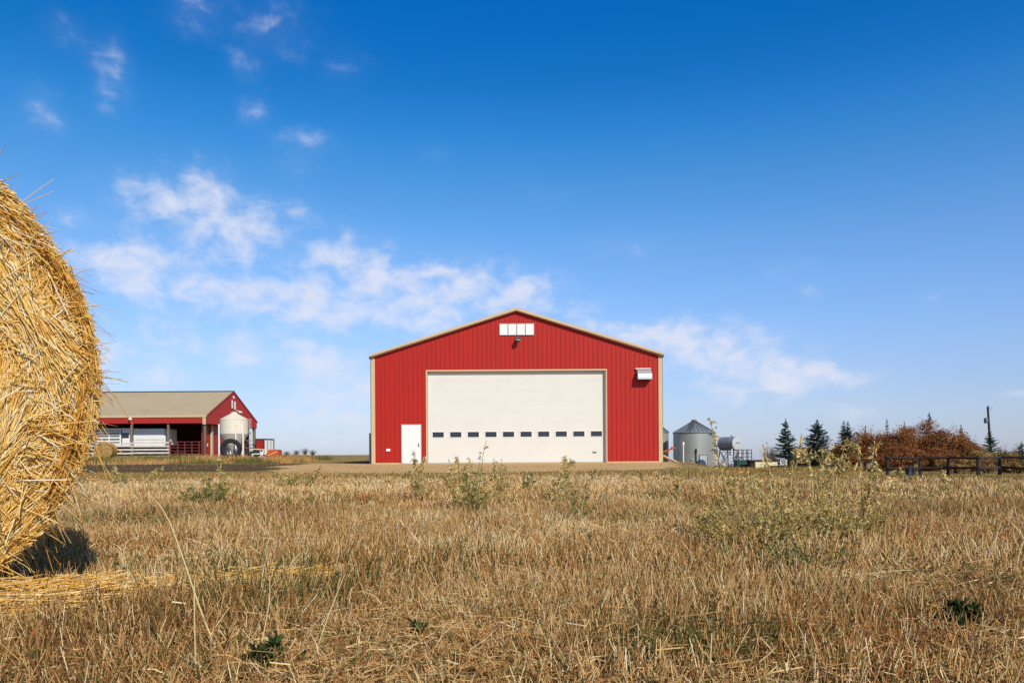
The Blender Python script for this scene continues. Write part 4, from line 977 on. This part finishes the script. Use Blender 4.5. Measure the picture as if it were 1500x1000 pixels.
# ------------------------------------------------------------------ stubble field (countless: stuff)
def clump_tint(x, y, n, warm=0.0):
    p1 = vnoise(x, y, .45, 21); p2 = vnoise(x, y, 1.7, 22)
    p3 = vnoise(x, y * .5, 3.2, 27); t = RNG.normal(.635, .21, n) + (p1 - .5) * .36 + (p2 - .5) * .30 + (p3 - .5) * .25 - .06 * (1 - smooth(y, 2.0, 4.0))
    t = np.clip(t, .24, .96); t = np.where(RNG.random(n) < .07, U(.9, .96, n), t)
    green = RNG.random(n) < (.03 + .07 * (1 - smooth(y, 2.0, 4.5)) + .34 * smooth(vnoise(x, y, .6, 23), .58, .85))
    t = np.where(green, U(.08, .22, n), t); rust = RNG.random(n) < (.02 + .10 * smooth(vnoise(x, y, .5, 29), .6, .9)); t = np.where(rust, 1.0, t)
    return t
def scatter(n, y0, y1, m=.7, k=.72, pw=1.0):
    """points inside a wedge in front of the camera"""
    y = np.sqrt(U(y0 ** 2, y1 ** 2, n)) if pw == 1 else U(y0, y1, n); x = U(-1, 1, n) * (k * y + m); return x, y
def field():
    a = ARR(); b = ARR()
    for (n, y0, y1, wd, hmin, hmax) in ((52000, 1.38, 3.0, .74, .05, .125), (100000, 3.0, 7.0, 1.1, .06, .13), (120000, 7.0, 12, 1.8, .06, .125), (60000, 12, 16.5, 2.5, .05, .10)):
        ncl = n // 9; cxx, cyy = scatter(ncl, y0, y1); ci = RNG.integers(0, ncl, n); sp_ = .017 + .004 * y0; ox, oy = RNG.normal(0, sp_, n), RNG.normal(0, sp_, n); x, y = cxx[ci] + ox, cyy[ci] + oy; cA = np.arctan2(oy, ox) + RNG.normal(0, .9, n); cT = RNG.normal(0, .09, ncl)[ci]; cH = U(.65, 1.3, ncl)[ci]; rad_ = np.hypot(ox, oy) / sp_
        mess = smooth(vnoise(x, y, .9, 31), .45, .75) * (1 - smooth(y, 2.6, 4.2) * .85)
        dens = vnoise(x, y, .35, 32); keep = (RNG.random(n) < .45 + .9 * dens) & ~((x > 8.7) & (y > 26))
        edge = y < 15.8 - 3.5 * smooth(x, 3.5, 8) + (vnoise(x, x * 0, 1.2, 40) - .5) * 2.4; keep &= edge
        x, y, mess, cA, cT, cH, rad_ = x[keep], y[keep], mess[keep], cA[keep], cT[keep], cH[keep], rad_[keep]; n = len(x); z0 = zt(x, y)
        h = cH * U(hmin, hmax, n) * (.75 + .5 * vnoise(x, y, .8, 33)) * (1 - .35 * mess)
        A = cA; lean = np.abs(RNG.normal(0, .17, n)) + .13 * rad_ + mess * np.abs(RNG.normal(0, .75, n))
        s = np.linspace(0, 1, 4)[None]; bend = np.sin(np.minimum(lean, 1.4))[:, None] * (s + .3 * s ** 2)
        P = np.stack([x[:, None] + np.cos(A)[:, None] * bend * h[:, None], y[:, None] + np.sin(A)[:, None] * bend * h[:, None], z0[:, None] + h[:, None] * s * np.cos(np.minimum(lean, 1.3))[:, None]], -1)
        W = (U(.0022, .0048, n) * wd)[:, None] * np.array([[1, 1, .95, .7]])
        ct = clump_tint(x, y, n); ct = np.where((ct > .24) & (ct < .97), np.clip(ct + cT, .25, .96), ct); a.strands(P, W, ct, 3 if y0 < 7 else 1)
        # curled dead leaves
        n = n // 2; x, y = x[:n], y[:n]; x = x + RNG.normal(0, .02, n); z0 = zt(x, y); A = U(0, 2 * PI, n); ln = U(.035, .105 if y0 < 3 else .15, n); up = U(.1, 1.1, n)
        P = np.stack([x[:, None] + np.cos(A)[:, None] * s * ln[:, None], y[:, None] + np.sin(A)[:, None] * s * ln[:, None], z0[:, None] + .005 + (up[:, None] * s - 1.0 * up[:, None] * s ** 2 * U(.3, 1.0, n)[:, None]) * ln[:, None] + .02], -1)
        P += RNG.normal(0, .004, P.shape)
        b.strands(P, (U(.0016, .0045, n) * wd)[:, None] * np.array([[.8, 1, .8, .3]]), clump_tint(x, y, n), 1)
    n = 30000; x, y = scatter(n, 1.45, 3.6); A = U(0, 2 * PI, n); ln = U(.06, .16, n); s = np.linspace(0, 1, 5)[None]; up = U(.1, 1.3, n); cu = RNG.normal(0, .9, n)
    P = np.stack([x[:, None] + np.cos(A[:, None] + cu[:, None] * s) * s * ln[:, None], y[:, None] + np.sin(A[:, None] + cu[:, None] * s) * s * ln[:, None], .01 + np.maximum(up[:, None] * s - up[:, None] * s ** 2 * U(.5, 1.1, n)[:, None], 0) * ln[:, None]], -1)
    b.strands(P, U(.0011, .0028, n)[:, None] * np.array([[.8, 1, .9, .7, .3]]), np.clip(clump_tint(x, y, n), 0, 1), 1)
    # litter lying flat
    for n, y0, y1, wd in ((42000, 1.6, 3.2, .75), (50000, 3.2, 8, 1.2), (30000, 8, 16, 2.4)):
        x, y = scatter(n, y0, y1); A = U(0, 2 * PI, n); ln = U(.025, .075, n) * np.where(RNG.random(n) < .1, 2.2, 1); s = np.linspace(-.5, .5, 3)[None]; z0 = zt(x, y) + RNG.exponential(.016, n) + .004
        tl = RNG.normal(0, .2, n)
        P = np.stack([x[:, None] + np.cos(A)[:, None] * s * ln[:, None], y[:, None] + np.sin(A)[:, None] * s * ln[:, None], z0[:, None] + (tl * ln)[:, None] * s + .3 * np.abs(tl * ln)[:, None]], -1)
        b.strands(P, (U(.002, .0045, n) * wd)[:, None] * np.ones((1, 3)), np.clip(clump_tint(x, y, n) - .05, 0, .97), 1)
    tag(a.build('stubble', M['stubble']), 'dense tan cut stubble covering the whole foreground field', 'stubble', kind='stuff')
    tag(b.build('dead_grass', M['stubble']), 'curled dead grass and loose litter between the stubble stems', 'dead grass', kind='stuff')
    # green undergrowth
    g = ARR(); n = 70000; x, y = scatter(n, 1.4, 9); k = RNG.random(n) < (.10 + smooth(vnoise(x, y, .35, 51), .5, .8)) * (1.25 - .12 * y); x, y = x[k], y[k]; n = len(x)
    g.leaves(np.stack([x, y, zt(x, y) + U(.0, .045, n)], -1), np.stack([RNG.normal(0, 1, n), RNG.normal(0, 1, n), U(.1, 1.2, n)], -1), U(.015, .055, n), U(.004, .012, n), np.clip(RNG.normal(.5, .25, n), 0, 1))
    tag(g.build('undergrowth', M['underleaf']), 'sparse low green undergrowth showing between the stubble', 'undergrowth', kind='stuff')
    # verge grass: around yard edge, shed front, right slope
    v = ARR()
    def tuft(x, y, hmin, hmax, w, tint):
        n = len(x); A = U(0, 2 * PI, n); h = U(hmin, hmax, n); s = np.linspace(0, 1, 3)[None]; le = np.abs(RNG.normal(0, .4, n))
        P = np.stack([x[:, None] + np.cos(A)[:, None] * (le * h)[:, None] * s ** 1.5, y[:, None] + np.sin(A)[:, None] * (le * h)[:, None] * s ** 1.5, zt(x, y)[:, None] + h[:, None] * s], -1)
        v.strands(P, (U(.6, 1.3, n) * w)[:, None] * np.array([[1, .8, .2]]), tint, 1)
    n = 26000; x = U(-34, -14, n); y = U(49.5, 63, n); k = (RNG.random(n) < .25 + vnoise(x, y, 1.5, 61) * .9) & ~((y < 50.5)); x, y = x[k], y[k]
    tuft(x, y, .12, .42, .02, np.where(vnoise(x, y, 2.2, 62) > .5, U(.10, .24, len(x)), U(.3, .75, len(x))))
    n = 60000; x = U(-12, 9, n); y = U(14.5, 23.5, n); k = RNG.random(n) < (.25 + smooth(vnoise(x, y, 1.2, 63), .3, .7)) * (1 - smooth(y, 20.5, 23.5)); x, y = x[k], y[k]
    tuft(x, y, .03, .09, .012, np.where(RNG.random(len(x)) < .2 + .3 * vnoise(x, y, 2.5, 71), U(.10, .23, len(x)), U(.3, .8, len(x))))
    n = 120000; y = U(11, 62, n); x0 = np.minimum(.2 * y, 9) ; x = x0 + U(0, 1, n) * (.74 * y - x0); k = (RNG.random(n) < .2 + vnoise(x, y, 1.8, 64)) & ~((x < 9.5) & (y > 26)); x, y = x[k], y[k]
    dk = smooth(y, 40, 48); tt = np.where(RNG.random(len(x)) < .35 + .3 * vnoise(x, y, 3, 65), U(.10, .24, len(x)), U(.3, .8, len(x)))
    tuft(x, y, .03, .12, .013, tt)
    n = 30000; x = U(14, 42, n); y = U(60, 95, n); tuft(x, y, .1, .45, .03, np.where(RNG.random(n) < .4, U(.10, .23, n), U(.25, .7, n)))
    n = 9000; x = U(-30, 7, n); y = U(23, 49, n); k = (RNG.random(n) < smooth(vnoise(x, y * 2, 2.4, 72), .55, .8)); x, y = x[k], y[k]; tuft(x, y, .02, .07, .02, U(.1, .7, len(x)))
    n = 40000; x = U(-17, -7, n); y = U(14.5, 22.5, n); tuft(x, y, .04, .10, .014, np.where(RNG.random(n) < .4, U(.10, .23, n), U(.25, .7, n)))
    tag(v.build('verge_grass', M['stubble']), 'uneven green and tan verge grass round the yard and bins', 'grass', kind='stuff')
    # dribble of loose straw pulled out of the bale
    d = ARR(); n = 2600; q = U(0, 1, n) ** 1.5
    pa = np.array(base_at(-60, 925)); pb = np.array(base_at(165, 896)); pc = np.array(base_at(480, 860))
    P0 = np.where(q[:, None] < .55, pa + (pb - pa) * (q[:, None] / .55), pb + (pc - pb) * ((q[:, None] - .55) / .45)); thick = np.where(q < .55, .10, .05) * (.5 + vnoise(q * 9, q * 0, 1, 91))
    P0 = P0 + RNG.normal(0, 1, (n, 2)) * thick[:, None]; dirv = np.where(q[:, None] < .55, (pb - pa), (pc - pb)); A = np.arctan2(dirv[:, 1], dirv[:, 0]) + RNG.normal(0, .22, n) + np.where(RNG.random(n) < .12, RNG.normal(0, .9, n), 0)
    ln = U(.08, .32, n); s = np.linspace(-.5, .5, 4)[None]; z0 = .04 + np.abs(RNG.normal(0, .028, n)) * (1 - .6 * q) + .015 * (q < .5)
    P = np.stack([P0[:, :1] + np.cos(A)[:, None] * s * ln[:, None], P0[:, 1:] + np.sin(A)[:, None] * s * ln[:, None], z0[:, None] + RNG.normal(0, .12, n)[:, None] * s * ln[:, None] + .01], -1)
    d.strands(P, U(.0025, .0052, n)[:, None] * np.ones((1, 4)), np.clip(RNG.normal(.68, .2, n), .1, 1), 3)
    tag(d.build('loose_straw', M['straw']), 'windrow of loose golden straw trailing away from the big bale', 'loose straw', kind='stuff')
field()

# ------------------------------------------------------------------ weeds
def weed(name, label, px, py, toppx, wpx, kind, nst=9, cat='weed', dens=1.0, group=None, tips=None, droop=.3):
    """kind: green bushy / dry seedy / mixed; tips: list of (px, py) stalk tips"""
    x, d = base_at(px, py); g0 = gz(x, d); s_ = d / F_PX
    t = thing(name, label, cat, (x, d, g0), 0, group)
    H = (py - toppx) * s_; hw = wpx * s_ / 2
    st = ARR(); lf = ARR(); k = 7; ss = np.linspace(0, 1, k)
    heads = []
    if tips:
        for tx, ty, dr in tips: heads.append(((tx - px) * s_, random.uniform(-.06, .06), (py - ty) * s_, dr))
    for i in range(nst):
        A = random.uniform(0, 2 * PI); r = hw * math.sqrt(random.random()); heads.append((r * math.cos(A) * 1.1, r * math.sin(A) * .8, H * random.uniform(.45, 1.15) * (1 - .35 * (r / (hw + 1e-6)) ** 2), droop * random.random()))
    th = .005 if d < 5 else .003 + .0006 * d
    for i, (ex, ey, ez, dr) in enumerate(heads):
        bx, by = ex * .25 + random.uniform(-.02, .02), ey * .25 + random.uniform(-.02, .02)
        P = np.stack([bx + (ex - bx) * ss ** (1.4 if dr > 0 else .95), by + (ey - by) * ss ** 1.4, ez * ss * (1 + dr * .0)], -1)
        if dr > .35:
            hk = np.clip((ss - .75) / .25, 0, 1); P[:, 2] = ez * np.minimum(ss / .8, 1) - hk ** 2 * ez * .10 * dr; P[:, 0] += hk * .04 * (1 if ex > 0 else -1)
        P += RNG.normal(0, .004, P.shape) * ss[:, None]
        hv = 1.9 if (tips and i < len(tips) and d < 5) else 1.0
        st.strands(P[None], (th * hv * np.linspace(1.1, .55, k))[None], np.array([random.uniform(.35, .8) if kind != 'green' else random.uniform(.5, .95)]), 3)
        # side branches
        nb = int(random.randint(5, 9) * (1 if ez > H * .4 else .6))
        for b in range(nb):
            q = random.uniform(.25, .97); p = np.array([np.interp(q, ss, P[:, c]) for c in range(3)]); A = random.uniform(0, 2 * PI); L_ = ez * random.uniform(.08, .26) * (1.25 - q)
            dv = np.array([math.cos(A), math.sin(A), random.uniform(.5, 1.6)]); dv /= np.linalg.norm(dv); sb = np.linspace(0, 1, 4)[:, None]
            Q = p + dv * sb * L_; Q[:, 2] -= (sb[:, 0] ** 2) * L_ * random.uniform(0, .5)
            st.strands(Q[None], (th * .6 * np.linspace(1, .5, 4))[None], np.array([random.uniform(.3, .85)]), 3)
            m_ = int((5 if kind == 'green' else 6) * dens) + 1; qq = RNG.random(m_); c = p + dv * qq[:, None] * L_ ; c[:, 2] -= qq ** 2 * L_ * .25
            leafs(lf, c, kind, m_, d, dv)
        m_ = int((9 if kind == 'green' else 8) * dens); q = U(.15 if kind == 'green' else .4, 1, m_); c = np.stack([np.interp(q, ss, P[:, cc]) for cc in range(3)], -1); leafs(lf, c, kind, m_, d, np.array([0, 0, .3]))
        if kind != 'green' and (tips and i < len(tips)):
            m_ = 44; q = U(.6, 1, m_); c = np.stack([np.interp(q, ss, P[:, cc]) for cc in range(3)], -1) + RNG.normal(0, .008, (m_, 3)); leafs(lf, c, 'pod', m_, d, np.array([0, 0, -.6]))
    st.build('stems', M['dryleaf'] if kind != 'green' else M['greenleaf'], t); lf.build('leaves', M['underleaf'] if kind == 'broad' else M['greenleaf'] if kind == 'green' else M['dryleaf'], t)
    return t
def leafs(lf, c, kind, n, d, dv):
    sc = 1.0 if d < 3 else 1 + (d - 3) * .12
    if kind == 'broad': L_, W_, tt = U(.016, .042, n), U(.006, .014, n), np.clip(RNG.normal(.5, .3, n), 0, 1)
    elif kind == 'green': L_, W_, tt = U(.010, .026, n), U(.003, .007, n), np.clip(RNG.normal(.5, .25, n), 0, 1)
    elif kind == 'pod': L_, W_, tt = U(.015, .036, n), U(.005, .012, n), np.clip(RNG.normal(.6, .25, n), .05, 1)
    elif kind == 'mixed': L_, W_, tt = U(.010, .026, n), U(.003, .007, n), np.clip(RNG.normal(.25, .2, n), 0, 1)
    elif kind == 'yellow': L_, W_, tt = U(.010, .028, n), U(.003, .008, n), np.clip(RNG.normal(.55, .25, n), 0, 1)
    else: L_, W_, tt = U(.014, .032, n), U(.005, .010, n), np.clip(RNG.normal(.45, .25, n), 0, 1)
    dr = RNG.normal(size=(n, 3)) * .8 + np.asarray(dv)
    lf.leaves(c, dr, L_ * sc, W_ * sc, tt)
WEEDS = [
 ('green_weed', 'sprawling dark green weed in the left stubble below the silo', 298, 746, 700, 96, 'green', 26, 1.2, None),
 ('dry_weed', 'pale dry weed with seed heads behind the sprawling green weed', 322, 742, 674, 60, 'mixed', 11, 1.0, [(325, 668, .1)]),
 ('green_weed', 'low olive weed left of the gravel edge, below the orange bucket', 440, 722, 688, 84, 'mixed', 18, 1.1, [(470, 682, .1), (408, 690, .1)]),
 ('dry_weed', 'wispy seeded weed just right of the big bale', 178, 716, 680, 70, 'mixed', 8, .8, [(238, 686, .1), (170, 684, .1)]),
 ('dry_weed', 'thin seeded weed rising against the white entry door', 618, 742, 684, 50, 'mixed', 10, 1.0, [(604, 658, .1), (620, 672, .2)]),
 ('yellow_weed', 'bushy yellow green weed rising in front of the overhead door', 684, 752, 670, 84, 'yellow', 22, 1.3, [(668, 668, .1), (688, 670, .1), (660, 680, .1)]),
 ('green_weed', 'dark leafed weed with one tall seeded stalk by overhead door', 690, 762, 692, 50, 'green', 8, 1.0, [(712, 645, .15), (704, 668, .2)]),
 ('yellow_weed', 'small golden weed right of the bushy yellow green one', 728, 748, 678, 66, 'yellow', 13, .9, [(740, 678, .2), (722, 676, .2)]),
 ('green_weed', 'low dark weed before the middle of the overhead door', 768, 722, 688, 44, 'green', 7, .9, None),
 ('dry_weed', 'spindly weed with hooked tip before the door right half', 826, 752, 678, 60, 'mixed', 13, 1.0, [(826, 668, .1), (834, 674, .5)]),
 ('green_weed', 'olive weed at the foot of the door right end', 845, 768, 700, 60, 'green', 8, .9, [(868, 690, .1)]),
 ('green_weed', 'thin weed before the barn right wall', 812, 724, 684, 30, 'green', 4, .8, None),
 ('tall_dry_weed', 'tallest dry stalk with brown seed head before the grain bin', 1106, 800, 745, 60, 'dry', 5, .8, [(1037, 610, .0), (1068, 692, .1)]),
 ('tall_dry_weed', 'pale dry stalk leaning up to beside the fuel tank cart', 1150, 812, 740, 60, 'dry', 5, .8, [(1122, 650, .2), (1090, 688, .9)]),
 ('tall_dry_weed', 'thick dry stalk with hanging leaves before the first spruce', 1150, 790, 740, 50, 'dry', 4, .8, [(1166, 658, .8), (1180, 634, .1), (1132, 700, .1), (1098, 706, .3)]),
 ('tall_dry_weed', 'drooping dry stalks with hanging pods before the second spruce', 1192, 812, 740, 60, 'dry', 5, .9, [(1196, 658, .9), (1214, 666, .9), (1180, 660, .6)]),
 ('tall_dry_weed', 'hooked dry stalks before the twin topped spruce', 1222, 800, 742, 60, 'dry', 5, .9, [(1204, 700, .3), (1226, 668, 1.0), (1238, 676, .9), (1246, 640, 1.0)]),
 ('tall_dry_weed', 'dry stalk with pale pods before the left russet bushes', 1262, 798, 742, 46, 'dry', 5, .9, [(1270, 700, .2), (1256, 650, .7), (1288, 648, .1)]),
 ('tall_dry_weed', 'outermost right dry stalk with hooked pale head', 1282, 800, 744, 40, 'dry', 4, .9, [(1310, 690, .9), (1286, 676, .2)]),
 ('yellow_weed', 'broad golden weed filling the middle of the tall dry stalks', 1120, 822, 706, 200, 'yellow', 70, .9, None),
 ('yellow_weed', 'golden weed to the right among the tall dry stalks', 1215, 820, 698, 170, 'yellow', 54, 1.0, None),
 ('green_weed', 'large leafy green weed at the foot of the tall dry stalks', 1160, 858, 744, 210, 'green', 30, .6, None),
 ('green_weed', 'leafy green weed with upright shoots left of the tall dry stalks', 1055, 800, 716, 110, 'mixed', 20, .9, None),
 ('green_weed', 'dark green clump in the right foreground stubble', 1412, 935, 880, 110, 'broad', 13, 1.3, None),
 ('green_weed', 'dark low green clump at the bottom left of the foreground', 392, 992, 936, 90, 'broad', 8, .9, None),
 ('green_weed', 'small fresh green sprig in the lower middle of the foreground', 606, 948, 905, 36, 'broad', 3, .6, None),
 ('yellow_weed', 'golden weed in the far stubble right of the tall stalks', 1345, 748, 706, 70, 'yellow', 10, .6, None),
 ('dry_weed', 'wispy dry weed before the timber fence', 1392, 738, 700, 60, 'dry', 6, .6, [(1386, 690, .2)]),
 ('dry_weed', 'wispy dry weed at the far right beyond the golden one', 1470, 742, 704, 50, 'dry', 6, .6, None),
 ('dry_weed', 'thin dry weed left of the tallest stalk, below the bins', 990, 742, 690, 40, 'dry', 5, .6, [(962, 690, .2)]),
]
for nm, lb, px_, py_, tp_, w_, kd, ns, dn, tips in WEEDS:
    weed(nm, lb, px_, py_, tp_, w_, kd, ns, 'weed', dn, None, tips)

def long_stem(label, pts, d, w, tint=.85, side=True, seed=0):
    """single long dry stem: photo track at depth d, foot on the ground"""
    P = np.array([(X(a, d + e), d + e, max(Z(a, b, d + e), .02)) for a, b, e in pts])
    k = 14; q = np.linspace(0, len(P) - 1, k); C_ = np.stack([np.interp(q, range(len(P)), P[:, c]) for c in range(3)], -1)
    for _ in range(2): C_[1:-1] = (C_[:-2] + 2 * C_[1:-1] + C_[2:]) / 4
    a = ARR(); a.strands((C_ - C_[0])[None], (w * np.linspace(1, .5, k))[None], np.array([tint]), 5)
    o = a.build('straw_stalk', M['dryleaf'], loc=tuple(C_[0])); return tag(o, label, 'dry stalk')
long_stem('long pale curved stem leaning left in the left foreground', [(322, 985, 0), (296, 905, .05), (278, 850, .1), (255, 780, .15), (236, 738, .2), (216, 724, .22)], 1.95, .0052)
long_stem('upright pale stem beside the long curved one', [(285, 1010, 0), (284, 950, .0), (283, 880, .0), (284, 850, .03)], 1.75, .004)
long_stem('slim tan stem left of centre foreground', [(372, 985, 0), (382, 940, .02), (394, 880, .05), (394, 842, .06)], 1.9, .004, .8)
long_stem('slanting straw coloured stem between green clump and centre', [(458, 965, 0), (474, 915, .03), (492, 870, .06), (503, 842, .08)], 1.95, .004, .8)
long_stem('flat arching tan stem lying over the right stubble', [(1190, 846, 0), (1250, 842, .02), (1320, 834, .02), (1345, 836, .02), (1362, 846, 0)], 2.95, .005, .88)
long_stem('thin bright stem leaning out of stubble below the grain bins', [(1014, 772, 0), (990, 738, .1), (975, 714, .15), (962, 692, .2)], 5.2, .006, .8)
long_stem('short pale stalk lying across the lower right corner stubble', [(965, 945, 0), (1000, 948, 0), (1042, 954, 0)], 2.1, .005, .9)

SC.view_settings.view_transform = 'Standard'; SC.view_settings.look = 'None'; SC.view_settings.exposure = 0; SC.view_settings.gamma = 1
SC.cycles.max_bounces = 6; SC.cycles.diffuse_bounces = 3; SC.cycles.transparent_max_bounces = 4
